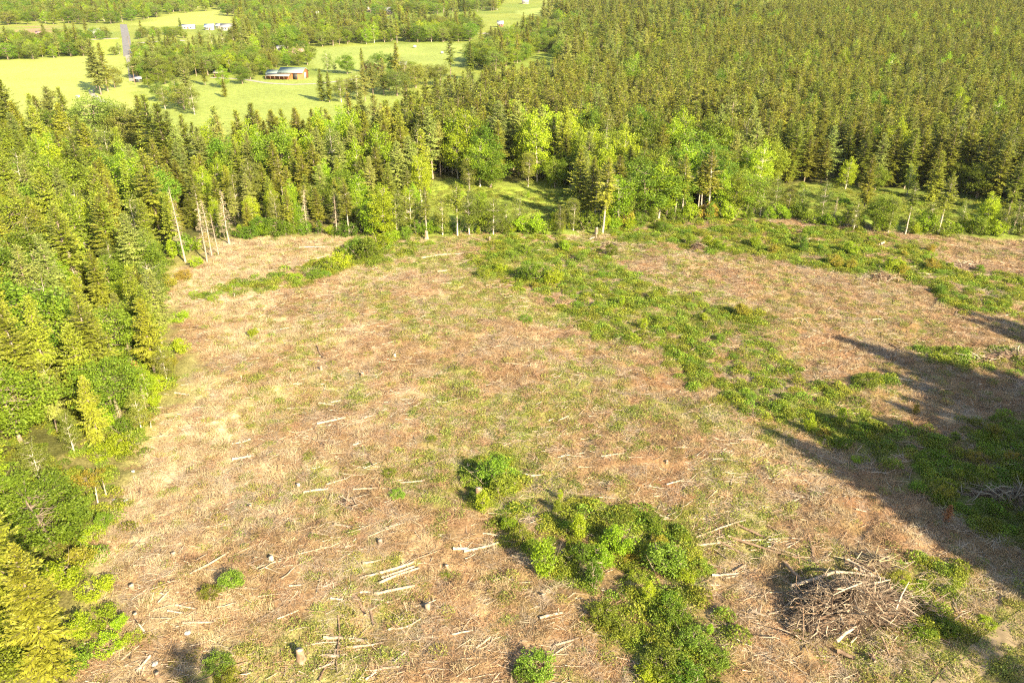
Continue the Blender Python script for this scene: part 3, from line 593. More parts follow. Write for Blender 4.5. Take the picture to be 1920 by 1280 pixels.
for P in SHADE:
    for x, y in fill(P, 3.4, 6000):
        h = rnd(23, 29); k = sh * h / math.tan(SUN_EL) * .93; b = np.array([x + k[0], y + k[1], 0.]); u = proj(b); v = proj(b + [0, 0, h])
        if (u[2] > 5 and u[0] < 1985) or (v[2] > 5 and v[0] < 1985 and v[1] < 1280): continue
        CON.append((b[0], b[1], pick(['fir0', 'fir1', 'fir2'], [1, 1, 1]), h, 'S'))

# ---- plant them: those that show largest as objects, the rest as one object per kind
def plant_size(t):
    x, y, k, h, z = t; zg = float(tz(x, y)); a = proj(np.array([x, y, zg])); b = proj(np.array([x, y, zg + h]))
    inside = a[2] > 1 and -40 < a[0] < 1960 and b[1] < 1290 and a[1] > -5
    return (abs(a[1] - b[1]) if inside else -1)
CL = {'L': ('{} in the edge wood', 'wood beside the clearing'), 'B': ('{} in the far belt', 'belt of trees beyond the clearing'),
      'E': ('{} on the far rim', 'rim trees of the clearing'), 'P': ('{} in the plantation', 'plantation trees'), 'F': ('{} standing on the farmland', 'farmland trees'),
      'W': ('{} in the far woods', 'far woods'), 'S': ('{} outside the cleared ground', 'trees beside the clearing')}
KN = {'fir': 'olive green fir', 'firpale': 'pale mossy fir', 'edgefir': 'bare-trunked fir', 'cedar': 'yellow green drooping cedar', 'plant': 'narrow olive fir', 'plantpale': 'narrow pale fir',
      'maple': 'rounded green maple', 'alder': 'slender pale green alder', 'limetree': 'bright lime green broadleaf tree', 'oak': 'broad dull green oak', 'redtree': 'dark red leaved small tree'}
NM = {'fir': 'fir_tree', 'firpale': 'fir_tree', 'edgefir': 'fir_tree', 'cedar': 'cedar_tree', 'plant': 'fir_tree', 'plantpale': 'fir_tree', 'maple': 'maple_tree', 'alder': 'alder_tree', 'limetree': 'broadleaf_tree', 'oak': 'oak_tree', 'redtree': 'red_leaf_tree'}
LMK = [(*gp(a, b)[:2], c) for a, b, c in ((360, 490, 'the bleached snags'), (285, 330, 'the narrow lime meadow'), (73, 268, 'the white water tank'), (225, 280, 'the parked blue car'), (262, 728, 'the rust red sapling'), (236, 941, 'the pale boulder'), (190, 835, 'the biggest yellow cedar'), (95, 1015, 'the broad low maple'), (200, 600, 'the straw-pale corner'), (520, 440, 'the bare straw knoll'), (640, 440, 'the head of the green strip'), (730, 445, 'the lime saplings'), (840, 420, 'the meadow opening'), (985, 390, 'the small shaded meadow'), (1130, 436, 'the lone bare-trunked fir'), (1300, 405, 'the row of bare trunks'), (1400, 400, 'the dense rim maples'), (1500, 400, 'the leaning pale alders'), (1640, 400, 'the long rim meadow'), (1758, 435, 'the twin rim firs'), (1870, 410, 'the dark rim hollow'), (1150, 340, 'the great round maple'), (450, 350, 'the barn field edge'), (640, 320, 'the farm track field'), (800, 300, 'the plantation corner'), (1250, 330, 'the plantation maples'), (1480, 335, 'the rim meadow head'), (1600, 330, 'the lime tree of the meadow'), (1720, 345, 'the middle of the rim meadow'), (1810, 355, 'the meadow end maples'), (1950, 380, 'the shaded meadow end'), (1050, 280, 'the plantation front'), (195, 178, 'the gravel driveway'), (547, 150, 'the orange barn'), (409, 145, 'the open shed'), (755, 133, 'the tall brown shed'), (88, 92, 'the dark red barn'), (239, 80, 'the paved road'), (250, 150, 'the gravel road'), (726, 48, 'the white two storey house'), (925, 62, 'the dirt track'), (829, 101, 'the upper field bales'), (545, 106, 'the long pink roofed house'), (350, 200, 'the hay field fence line'))]
def near(x, y): return min(LMK, key=lambda t: (t[0] - x) ** 2 + (t[1] - y) ** 2)[2]
def plant_thing(t, cat, label=None, group=None, name=None, crown='crown', trunk='trunk', grow=None, small=False):
    x, y, k, h, z = t; p = PROTO[k]; stem = k.rstrip('0123456789'); s = h / p.H; wsc = s * rnd(.9, 1.15) if grow is None else grow
    if grow is None and stem in ('alder', 'maple', 'limetree', 'oak') and z in 'EWFL': wsc *= 1.3
    loc = (x, y, float(tz(x, y)) - .08); rz = rnd(0, 6.28)
    if label is None:
        kn = KN[stem]
        if k == 'fir1': kn = 'open-skirted olive fir'
        if k == 'fir2': kn = 'broad olive green fir'
        if k in ('maple1', 'maple2'): kn = {'maple1': 'narrow green maple', 'maple2': 'wide spreading green maple'}[k]
        if z in 'LBP' and cat == 'conifer': kn = ('tall ' if h > 17 else 'short ' if h < 13 else 'middling ') + kn
        label = CL[z][0].format(kn) + ' near ' + near(x, y); group = label
    e = obj(name or NM[stem], None, None, loc, rz, (wsc, wsc, s)); e.empty_display_size = .3; tag(e, label, cat, group)
    e.rotation_euler = (rnd(-.03, .03), rnd(-.03, .03), rz)
    obj(trunk, p.trunk, e)
    if p.crown: obj(crown, p.crown, e)
    return e
def plant_all(lst, cat, nm, label, cap=292):
    sc = np.array([plant_size(t) for t in lst]); o = np.argsort(-sc); o = [i for i in o if sc[i] > 0]
    keep = set(o[:cap])
    for i in keep: plant_thing(lst[i], cat)
    rest = [t for i, t in enumerate(lst) if i not in keep]; keys = sorted({t[2] for t in rest}); m = len(rest)
    xy = np.array([t[:2] for t in rest]); s = np.array([t[3] / PROTO[t[2]].H for t in rest]); wv = s * rnd(.9, 1.15, m) * np.array([1.3 if t[4] in 'WF' and t[2][:3] in ('map', 'oak', 'ald', 'lim') else 1.0 for t in rest])
    scatter(nm, np.column_stack([xy, tz(xy[:, 0], xy[:, 1]) - .08]), np.column_stack([np.zeros((m, 2)), rnd(0, 6.28, m)]), np.column_stack([wv, wv, s]), [keys.index(t[2]) for t in rest], [PROTO[k].joined for k in keys], label)
    print(nm, len(keep), m)
plant_all(CON, 'conifer', 'conifer_forest', 'dense olive green plantation of firs behind the clearing')
plant_all(BRO, 'broadleaf tree', 'broadleaf_woods', 'mass of green broadleaf trees in the far woods')

# ------------------------------------------------------------------ dead trees and rusty saplings
for px, py, k, h in ((348, 492, 'snag0', 17), (388, 492, 'snag1', 14), (397, 480, 'snag1', 13), (430, 458, 'snag2', 13), (410, 478, 'snag0', 10), (575, 438, 'snag1', 11), (632, 440, 'snag0', 10), (140, 400, 'snag0', 9), (30, 600, 'snag0', 13), (250, 690, 'snag1', 6), (230, 800, 'snag2', 5), (275, 770, 'snag1', 5), (725, 440, 'snag2', 12), (1105, 340, 'snag2', 10), (700, 330, 'snag1', 14), (1425, 400, 'snag0', 9), (1560, 420, 'snag1', 7), (1900, 430, 'snag2', 7), (150, 560, 'snag2', 10)):
    q = gp(px, py); lab = {'snag0': 'bare bleached dead trunk with thin broken branches', 'snag1': 'bleached dead conifer with a few grey needles', 'snag2': 'dying conifer with straw coloured needles'}[k]
    zone = ' on the straw-pale edge of the clearing' if px < 460 and py > 450 else ' at the far rim of the clearing' if py > 395 else ' inside the wood'
    plant_thing((q[0], q[1], k, h, 'E'), 'dead tree', lab + zone, lab + zone, 'dead_tree', 'needles', 'trunk')
for px, py, h, lab in ((262, 728, 4.5, 'small rust red dying conifer beside the yellow cedar'), (572, 436, 3, 'rusty brown sapling under the belt trees'), (1385, 382, 2.5, 'rusty branch clump among the rim maples'), (1775, 975, 2.2, 'little rust red sapling in the tree shade')):
    q = gp(px, py); plant_thing((q[0], q[1], 'rust', h, 'E'), 'sapling', lab, None, 'dying_sapling')

# ------------------------------------------------------------------ shrubs
SHR = []
for px, py, k, hp in ((1020, 1078, 'spire_lime', 95), (1158, 1032, 'shrub_lime', 62), (1085, 1008, 'spire_lime', 60), (1112, 1098, 'spire_maple', 70), (1125, 1060, 'shrub_lime', 50), (1215, 1122, 'spire_lime', 50), (1245, 1070, 'shrub_bramble', 75), (1285, 1050, 'low_bramble', 50), (1210, 1040, 'low_bramble', 45), (1235, 1025, 'shrub_gold', 34), (1180, 1045, 'low_gold', 30), (925, 905, 'shrub_maple', 62), (945, 925, 'shrub_bramble', 50), (905, 960, 'spire_lime', 55), (885, 905, 'low_bramble', 35), (1005, 1258, 'low_bramble', 60), (985, 1268, 'low_bramble', 42), (1130, 1160, 'low_bramble', 55), (1170, 1190, 'low_bramble', 45), (1260, 1160, 'low_maple', 50), (1300, 1210, 'low_bramble', 55), (1240, 1250, 'low_bramble', 60), (1340, 1240, 'low_bramble', 45), (1290, 1270, 'low_maple', 50), (1060, 1060, 'low_bramble', 45), (1090, 1050, 'shrub_maple', 45), (975, 1010, 'low_bramble', 40), (1045, 960, 'spire_maple', 35), (1310, 1070, 'low_bramble', 35), (1195, 1085, 'low_bramble', 30),
                      (1515, 808, 'spire_lime', 46), (1577, 793, 'spire_lime', 38), (1545, 815, 'low_gold', 22), (1390, 592, 'shrub_gold', 30), (1595, 476, 'shrub_lime', 30), (1505, 472, 'spire_maple', 36), (1500, 455, 'shrub_maple', 22), (1565, 500, 'shrub_gold', 28), (1595, 503, 'shrub_gold', 22), (1675, 508, 'shrub_lime', 34), (1690, 512, 'shrub_gold', 24), (1745, 472, 'shrub_gold', 18), (1745, 506, 'shrub_gold', 28), (1450, 475, 'shrub_gold', 22), (1415, 461, 'shrub_lime', 24), (1330, 463, 'shrub_lime', 28), (1295, 460, 'shrub_maple', 24), (1350, 468, 'shrub_lime', 22), (1285, 440, 'low_maple', 20), (1240, 435, 'shrub_maple', 24), (1180, 428, 'shrub_lime', 26), (1695, 480, 'shrub_gold', 14), (1010, 528, 'shrub_maple', 44), (985, 525, 'shrub_maple', 36), (1037, 532, 'shrub_lime', 34), (1003, 540, 'shrub_gold', 16), (960, 482, 'low_maple', 26), (985, 478, 'shrub_maple', 26), (905, 520, 'shrub_maple', 22), (940, 510, 'shrub_lime', 22), (1165, 573, 'spire_lime', 24), (1207, 618, 'spire_lime', 28), (1225, 562, 'shrub_maple', 24), (985, 602, 'low_bramble', 22), (1068, 552, 'low_bramble', 22), (1145, 478, 'shrub_maple', 26), (1090, 490, 'shrub_maple', 24), (1060, 470, 'shrub_lime', 24), (1130, 520, 'low_maple', 22), (1235, 600, 'low_maple', 20), (1320, 600, 'shrub_lime', 18), (1290, 620, 'low_maple', 20), (1350, 640, 'shrub_maple', 18), (1625, 720, 'low_bramble', 34), (1640, 712, 'low_maple', 26),
                      (690, 486, 'shrub_maple', 50), (672, 480, 'shrub_maple', 44), (712, 470, 'shrub_lime', 40), (640, 502, 'shrub_lime', 38), (615, 508, 'shrub_maple', 34), (590, 520, 'low_maple', 26), (555, 525, 'low_lime', 22), (475, 630, 'shrub_lime', 20), (440, 540, 'low_lime', 18), (400, 562, 'low_lime', 18), (370, 560, 'low_maple', 20), (735, 455, 'shrub_lime', 30), (760, 448, 'shrub_maple', 28), (650, 480, 'shrub_lime', 26),
                      (1860, 815, 'shrub_gold', 30), (1830, 860, 'low_gold', 26), (1765, 925, 'low_gold', 30), (1900, 860, 'low_gold', 24), (1695, 1118, 'shrub_lime', 40), (1720, 1130, 'low_bramble', 36), (1690, 1090, 'low_bramble', 34), (1780, 1180, 'low_maple', 36), (1740, 1190, 'low_maple', 30), (1850, 1170, 'low_lime', 26), (1715, 775, 'spire_gold', 26),
                      (190, 855, 'low_lime', 40), (225, 850, 'shrub_lime', 50), (240, 810, 'shrub_maple', 40), (200, 800, 'shrub_lime', 45), (265, 790, 'low_gold', 34), (290, 760, 'shrub_lime', 32), (165, 905, 'low_gold', 40), (225, 1175, 'shrub_lime', 32), (185, 1165, 'low_lime', 50), (200, 1215, 'low_lime', 45), (150, 1240, 'low_maple', 50), (250, 1200, 'low_lime', 30), (180, 1110, 'low_lime', 50), (150, 1190, 'shrub_lime', 55), (175, 1010, 'low_lime', 38), (195, 985, 'shrub_maple', 34), (155, 1060, 'shrub_gold', 50), (120, 1100, 'shrub_lime', 70), (395, 1115, 'low_bramble', 34), (436, 1100, 'shrub_bramble', 45), (410, 1250, 'low_bramble', 44), (425, 1275, 'low_bramble', 36), (835, 1080, 'low_maple', 20), (730, 890, 'low_bramble', 22), (745, 930, 'low_bramble', 24), (810, 825, 'low_bramble', 16), (340, 660, 'shrub_lime', 34), (320, 690, 'shrub_gold', 30), (300, 730, 'shrub_lime', 36), (335, 600, 'low_lime', 30), (320, 540, 'shrub_gold', 28), (345, 520, 'low_gold', 24), (370, 500, 'shrub_lime', 24)):
    SHR.append((px, py, k, hp))
nhand = len(SHR)
for poly, n, keys in (('upper', 34, ['shrub_maple', 'low_maple', 'low_bramble', 'low_lime', 'shrub_lime']), ('band', 46, ['low_bramble', 'low_maple', 'low_bramble', 'shrub_maple', 'low_lime']), ('belt', 8, ['low_lime', 'low_maple']), ('meadow', 16, ['shrub_lime', 'shrub_maple', 'spire_lime']), ('meadowR', 22, ['shrub_lime', 'shrub_maple', 'spire_maple', 'low_lime']), ('patch', 26, ['shrub_lime', 'low_lime', 'low_maple', 'spire_lime', 'low_bramble'])):
    for x, y in fill(poly, 3.2, 700)[:n]:
        px, py, d = proj(np.array([x, y, 0.]))
        if 0 < px < 1920 and (py < 900 or poly == 'patch'): SHR.append((float(px), float(py), pick(keys, [1] * len(keys)), rnd(1.2, 2.6) * (1.5 if poly[:3] == 'mea' else 1.0) * FPX / d * .85))
for px in range(330, 1915, 19):                                   # undergrowth along the far rim
    py = float(np.interp(px, [330, 400, 520, 640, 760, 1000, 1130, 1300, 1500, 1640, 1920], [486, 450, 441, 437, 441, 438, 432, 412, 414, 434, 440])) + rnd(-5, 3)
    SHR.append((px + rnd(-8, 8), py, pick(['shrub_lime', 'shrub_maple', 'spire_lime', 'low_maple', 'shrub_gold', 'spire_maple'], [3, 3, 2, 2, .5, 2]), rnd(18, 46)))
SL = {'lime': 'bright lime green', 'maple': 'mid green', 'gold': 'golden yellow', 'bramble': 'dark green bramble'}
SF = {'shrub': 'rounded shrub', 'spire': 'upright bushy sapling', 'low': 'low spreading shrub'}
for i, (px, py, k, hp) in enumerate(SHR):
    q = gp(px, py); d = proj(q)[2]; f, c = k.split('_'); h = hp / (FPX / d * .86) * {'low': .5, 'shrub': .78, 'spire': .85}[f]; p = PROTO[k]
    if px < 345 and py > 480: place = 'beside the wood on the clearing edge'
    elif 840 < px < 1400 and py > 830: place = min((((px - a) ** 2 + (py - b) ** 2), c) for a, b, c in ((925, 900, 'at the narrow head of the thicket'), (1020, 1060, 'by the tallest lime sapling of the thicket'), (1160, 1030, 'by the round lime bush of the thicket'), (1270, 1050, 'on the bramble mound of the thicket'), (1130, 1160, 'on the litter side of the thicket'), (1290, 1220, 'at the broad foot of the thicket'), (1000, 1255, 'apart from the thicket on brown litter')))[1]
    elif py < 428 and i >= nhand and px < 1420 and 345 < py: place = 'in the rough small meadow'
    elif py < 428 and i >= nhand: place = 'in the rough long rim meadow'
    elif py < 446 and i >= nhand: place = 'under the trees on the far rim'
    elif px < 800 and py < 640: place = 'in the green strip near the belt trees'
    elif px > 1640 and py > 740: place = 'in the shade of tall trees'
    elif px > 1130 and py < 530: place = 'in the brushy strip along the far rim'
    elif px < 860: place = 'on the open litter among the logs'
    else: place = 'in the bramble band across the clearing'
    lab = (f'small ' if h < .75 else 'large ' if h > 1.9 else '') + f'{SL[c]} {SF[f]} {place}'
    grow = h / p.H * {'shrub': 1.05, 'spire': .95, 'low': 1.0}[f]
    plant_thing((q[0], q[1], k, h, 'E'), 'shrub', lab, lab, 'shrub' if f != 'spire' else 'bushy_sapling', 'foliage', 'stems', grow)

# ------------------------------------------------------------------ logs and sticks
def log_mesh(L, r, seed, mats, bend=.03, stubs=2, taper=.75):
    g = np.random.default_rng(seed); m = MB(); n = 7; t = np.linspace(0, 1, n)
    P = np.column_stack([(t - .5) * L, bend * L * np.sin(t * math.pi) * g.uniform(-1, 1) + g.normal(0, .006 * L, n), g.normal(0, .08 * r, n)])
    rr = r * (1 - (1 - taper) * t) * g.uniform(.92, 1.08, n)
    m.tube(P, rr, 9, 0, True, 1)
    for k in range(stubs):
        i = g.integers(1, n - 1); a = g.uniform(.1, 3.0); d = np.array([g.uniform(-.5, .5), math.cos(a), abs(math.sin(a))]); d /= np.linalg.norm(d)
        m.tube(np.array([P[i], P[i] + d * (r + g.uniform(.1, .35))]), [r * .3, r * .16], 5, 0, True, 1)
    return m.mesh('log', mats, False)
LOGS = []
W_, B_, T_ = 'bleach', 'brownlog', 'tanlog'
for row in ((595, 795, 648, 784, 5, W_), (600, 836, 637, 796, 4, B_), (622, 837, 635, 802, 3, B_), (531, 766, 628, 762, 2, W_), (598, 757, 630, 762, 5, W_), (620, 755, 640, 751, 3, W_), (548, 777, 585, 770, 3, W_), (682, 785, 702, 779, 4, W_), (592, 800, 630, 797, 3, W_), (662, 835, 690, 827, 4, W_), (666, 829, 688, 824, 3, W_), (684, 844, 699, 874, 4, B_), (680, 876, 717, 875, 4, W_), (580, 881, 602, 875, 4, W_), (632, 887, 682, 891, 3, W_), (612, 909, 652, 897, 5, W_), (569, 924, 616, 917, 6, W_), (662, 918, 722, 915, 4, T_), (751, 906, 797, 901, 4, W_), (620, 940, 650, 926, 4, W_), (640, 952, 662, 932, 4, W_), (530, 960, 559, 936, 4, B_), (594, 645, 605, 672, 4, B_), (550, 721, 567, 720, 4, W_), (594, 722, 612, 720, 4, W_), (882, 846, 907, 850, 4, W_),
            (1051, 856, 1097, 849, 4, W_), (1127, 856, 1172, 850, 4, W_), (1046, 790, 1067, 780, 4, W_), (1095, 811, 1118, 805, 3, W_), (1320, 765, 1350, 754, 2, W_), (1250, 810, 1265, 827, 3, B_), (1210, 911, 1242, 916, 4, W_), (1249, 909, 1282, 899, 4, W_), (1277, 912, 1296, 926, 4, B_), (1160, 947, 1206, 955, 4, W_), (995, 894, 1019, 890, 4, W_), (1028, 790, 1038, 786, 4, W_),
            (675, 1084, 710, 1076, 6, W_), (712, 1076, 777, 1054, 8, T_), (715, 1085, 777, 1062, 7, T_), (710, 1095, 787, 1066, 8, W_), (759, 1082, 770, 1095, 5, T_), (627, 984, 662, 990, 6, W_), (722, 992, 759, 981, 6, W_), (690, 1007, 742, 988, 4, T_), (532, 1049, 622, 1025, 5, T_), (480, 1066, 530, 1051, 4, T_), (680, 1057, 752, 1042, 6, T_), (775, 1050, 830, 1030, 4, B_), (850, 1030, 880, 1030, 8, W_), (870, 1035, 935, 1019, 7, W_), (905, 1000, 945, 1007, 4, W_), (662, 1115, 685, 1154, 8, B_), (695, 1145, 701, 1174, 7, B_), (702, 1115, 777, 1099, 8, T_), (675, 1111, 695, 1110, 5, W_), (620, 1122, 645, 1126, 6, W_), (542, 1099, 567, 1097, 5, W_), (605, 1101, 635, 1091, 4, W_), (725, 1130, 750, 1122, 5, T_), (692, 1147, 715, 1132, 6, T_), (635, 1155, 630, 1262, 5, B_), (607, 1197, 690, 1202, 9, T_), (650, 1215, 720, 1205, 7, T_), (604, 1230, 640, 1232, 9, W_), (586, 1259, 627, 1242, 6, W_), (597, 1277, 617, 1242, 6, B_), (640, 1230, 675, 1217, 4, T_), (737, 1242, 764, 1220, 5, W_), (728, 1181, 760, 1177, 6, T_), (760, 1177, 789, 1160, 5, T_), (847, 1190, 887, 1182, 5, W_), (892, 1216, 920, 1194, 6, T_), (915, 1217, 924, 1194, 4, T_), (875, 1235, 915, 1234, 4, T_), (775, 1139, 820, 1124, 5, T_), (520, 1160, 560, 1144, 4, T_), (700, 1258, 755, 1250, 6, T_), (685, 1275, 705, 1260, 6, W_),
            (1012, 1160, 1055, 1149, 8, W_), (1042, 1210, 1085, 1196, 6, W_), (1305, 1024, 1482, 1010, 5, W_), (1305, 1009, 1397, 976, 5, T_), (1345, 1014, 1400, 1042, 6, B_), (1347, 992, 1349, 1030, 7, B_), (1365, 1005, 1520, 1055, 6, B_), (1335, 1079, 1385, 1075, 6, W_), (1375, 1074, 1397, 1060, 7, B_), (1301, 1097, 1352, 1097, 5, W_), (1410, 1146, 1437, 1157, 8, W_), (1291, 969, 1330, 975, 4, W_), (1237, 967, 1256, 973, 5, W_), (1335, 980, 1352, 967, 5, B_), (1382, 984, 1437, 1010, 6, B_), (1360, 1085, 1385, 1080, 5, W_),
            (1442, 1111, 1502, 1109, 4, W_), (1440, 1152, 1497, 1135, 5, T_), (1472, 1161, 1522, 1152, 5, T_), (1515, 1005, 1525, 1055, 6, B_), (1524, 1028, 1530, 1062, 6, B_), (1440, 1025, 1522, 1052, 5, T_), (1440, 1013, 1483, 1009, 5, W_), (1690, 1058, 1715, 1054, 5, W_), (1440, 985, 1462, 1000, 5, B_), (1470, 970, 1500, 985, 5, B_),
            (301, 1011, 327, 989, 5, B_), (355, 1077, 430, 1035, 5, T_), (250, 965, 264, 1000, 3, T_), (342, 1169, 402, 1167, 6, T_), (330, 1135, 370, 1142, 6, T_), (315, 1145, 345, 1150, 5, W_), (225, 1240, 262, 1210, 5, T_), (255, 1262, 282, 1230, 9, T_), (207, 1227, 245, 1210, 5, T_), (158, 1100, 188, 1108, 4, W_), (295, 1132, 318, 1108, 5, T_), (270, 1250, 260, 1280, 4, T_), (465, 1228, 482, 1222, 4, W_), (400, 990, 440, 982, 3, W_), (436, 862, 476, 855, 6, W_), (328, 737, 355, 742, 4, W_), (340, 807, 360, 801, 4, W_), (435, 833, 452, 830, 4, W_), (455, 830, 470, 824, 4, W_), (452, 706, 470, 742, 3, T_), (250, 895, 262, 925, 3, T_), (410, 865, 425, 850, 3, B_),
            (1660, 707, 1710, 715, 4, W_), (1668, 645, 1690, 660, 4, B_), (1695, 505, 1727, 499, 6, W_), (1870, 596, 1925, 585, 4, W_), (1650, 460, 1658, 455, 6, W_), (1805, 495, 1818, 490, 4, W_), (1720, 513, 1750, 515, 3, W_), (1870, 500, 1910, 490, 4, B_), (1880, 470, 1915, 462, 4, B_), (1510, 600, 1520, 615, 3, W_), (1635, 600, 1655, 599, 3, W_), (1820, 520, 1840, 528, 3, B_), (1605, 752, 1620, 754, 4, W_), (1090, 553, 1135, 553, 3, W_), (1265, 560, 1278, 572, 3, T_), (1105, 449, 1118, 445, 4, W_), (560, 492, 640, 472, 2, W_), (790, 485, 850, 475, 4, W_), (815, 480, 870, 476, 4, W_), (530, 492, 552, 510, 3, B_), (570, 560, 625, 552, 2, W_), (670, 558, 718, 597, 3, B_), (700, 530, 708, 543, 3, B_), (615, 620, 660, 615, 3, W_), (525, 618, 565, 612, 3, W_), (560, 465, 620, 463, 3, W_), (430, 470, 470, 480, 2, T_), (820, 510, 845, 507, 3, W_), (595, 622, 620, 622, 4, W_), (1590, 925, 1620, 935, 4, W_), (1605, 955, 1625, 960, 4, W_), (1510, 880, 1530, 895, 3, T_), (1440, 895, 1490, 930, 3, T_), (1480, 940, 1500, 935, 3, W_)):
    LOGS.append(row)
LPH = {W_: ('bleached pale', 'bleached log'), B_: ('dark brown barked', 'dark log'), T_: ('tan weathered', 'tan log')}
def place_log(p0, p1, r, mk_, lab, grp, z0=0.0, z1=0.0, name='log', cat='log', stubs=2):
    d = p1 - p0; L = float(np.linalg.norm(d)); sd_ = int(abs(p0[0] * 91 + p0[1] * 37)) % 9999
    o = obj(name, log_mesh(L, r, sd_, [M[mk_], M['cut']], .035, stubs, rng.uniform(.55, .9)), None, (p0 + p1) / 2)
    o.rotation_euler = Vector(d).to_track_quat('X', 'Z').to_euler(); tag(o, lab, cat, grp); return o
def log_label(L, r, mk_, px, py):
    a = LPH[mk_][0]; ln = 'long thin' if L > 5 and r < .16 else 'long' if L > 4 else 'short' if L < 2 else 'stout' if r > .2 else 'slim'
    if px < 330: pl = 'near the wood edge'
    elif px < 960 and py > 960: pl = 'in the scatter of logs on brown litter'
    elif px < 960 and py > 640: pl = 'on straw-pale litter and green weeds'
    elif px < 960: pl = 'near the belt beyond the clearing'
    elif 1280 < px < 1560 and py > 950: pl = 'beside the big slash pile'
    elif py < 620: pl = 'among brush near the far rim'
    elif px > 1560: pl = 'close to the shaded brambles'
    else: pl = 'beside the bushy thicket and bramble band'
    return f'{ln} {a} log {pl}'
for px0, py0, px1, py1, tk, mk_ in LOGS:
    a, b = gp(px0, py0), gp(px1, py1); d = proj(a)[2]; r = max(.05, tk * d / FPX / 2 * .8); a[2] += r * .8; b[2] += r * .8
    L = np.linalg.norm(b - a); lab = log_label(L, r, mk_, px0, py0); place_log(a, b, r, mk_, lab, lab)
cnt = 0
while cnt < 100:
    px, py = (rnd(490, 830), rnd(860, 1275)) if cnt % 2 else (rnd(1260, 1530), rnd(900, 1110)) if cnt % 4 == 0 else (rnd(230, 1500), rnd(480, 1270)); q = gp(px, py)
    c = cover(q[0:1], q[1:2])
    if c[0][0] < .9 or c[1][0] > .3: continue
    ang = rng.normal(.25, .5) if rng.uniform() < .75 else rnd(0, 3.14); L = rnd(.9, 3.6); r = rnd(.03, .075); mk_ = pick([W_, T_, B_], [3, 3, 1.4])
    v = np.array([math.cos(ang), math.sin(ang), 0]) * L / 2; a = q - v; b = q + v
    a[2] = float(tz(a[0], a[1])) + r * .8; b[2] = float(tz(b[0], b[1])) + r * .8
    lab = log_label(L, r, mk_, px, py); place_log(a, b, r, mk_, lab, lab); cnt += 1
# countless smaller sticks
SM = []
for i in range(6):
    m = MB(); L = 1.0; g = np.random.default_rng(600 + i); t = np.linspace(-.5, .5, 4)
    m.tube(np.column_stack([t, g.normal(0, .035, 4), g.normal(0, .012, 4)]), [.028, .026, .02, .012], 5, 0); SM.append(m.mesh('stick', [M[(W_, T_, B_, T_, W_, W_)[i]]]))
x, y = sample(26000, -90, 110, 44, 190); k = inview(x, y); x, y = x[k], y[k]; cc = cover(x, y)
k = rng.uniform(0, 1, len(x)) < cc[0] * (1 - .75 * cc[1]) * (.25 + .9 * sstep(.42, .62, fbm(x, y, 10, 95, 3))) * (1 - softpoly(x, y, Z['lawn'], 2)); x, y = x[k], y[k]; n = len(x)
L = rng.uniform(.6, 2.6, n); th = rng.uniform(.7, 2.0, n)
scatter('slash_sticks', np.column_stack([x, y, tz(x, y) + rng.uniform(.04, .2, n)]), np.column_stack([np.zeros(n), rng.normal(0, .09, n), np.where(rng.uniform(0, 1, n) < .6, rng.normal(.25, .5, n), rng.uniform(0, 3.14, n))]), np.column_stack([L, th, th]), rng.integers(0, 6, n), SM, 'broken sticks strewn over the cleared ground')

# ------------------------------------------------------------------ stumps, standing stubs, boulders
def stump_mesh(seed, r, h):
    g = np.random.default_rng(seed); m = MB(); n = 12; a = np.arange(n) * 2 * math.pi / n; fl = 1 + .25 * np.sin(a * 3 + g.uniform(0, 6)) + g.normal(0, .06, n)
    lv = [(0, 1.45 * fl), (.25 * h, 1.08 * (1 + (fl - 1) * .5)), (.7 * h, .98 + 0 * fl), (h, .95 + g.normal(0, .02, n))]
    V = np.concatenate([np.column_stack([np.cos(a) * r * k, np.sin(a) * r * k, np.full(n, z) + (0 if z < h else .06 * h * np.cos(a + 1))]) for z, k in lv])
    F_ = [[i * n + j, i * n + (j + 1) % n, (i + 1) * n + (j + 1) % n, (i + 1) * n + j] for i in range(3) for j in range(n)]
    m.add(V, F_, 0); b = m.n - n; m.f.append([b + j for j in range(n)]); m.m.append(1); return m
STP = [stump_mesh(700 + i, .3, .6).mesh('stump', [M[('brownlog', 'brownlog', 'bark', 'tanlog')[i]], M['tanlog']]) for i in range(4)]
for i, (px, py, hp) in enumerate(((565, 1238, 26), (838, 1066, 9), (713, 1020, 10), (509, 1050, 9), (248, 1104, 10), (255, 1156, 9), (326, 1042, 8), (802, 1142, 12), (897, 930, 18), (1250, 868, 6), (1018, 1118, 7), (560, 912, 7), (1835, 729, 10), (1675, 676, 9), (1545, 830, 8), (800, 448, 14), (918, 452, 8), (680, 706, 8), (602, 693, 7), (740, 668, 5), (470, 952, 7), (296, 1268, 10), (1118, 440, 12))):
    q = gp(px, py); d = proj(q)[2]; h = max(.35, hp / (FPX / d * .85)); rr = min(1.25, .55 + .45 * h) * rnd(.8, 1.1)
    pl = 'near the wood edge' if px < 400 else 'near the far rim' if py < 500 else 'among logs on brown litter' if px < 960 else 'beyond the bushy thicket'
    lab = ('tall' if h > .9 else 'low') + ' cut stump with pale top ' + pl
    tag(obj('stump', STP[i % 4], None, (q[0], q[1], q[2] - .05), rnd(0, 6.28), (rr, rr, h / .6)), lab, 'stump', lab)
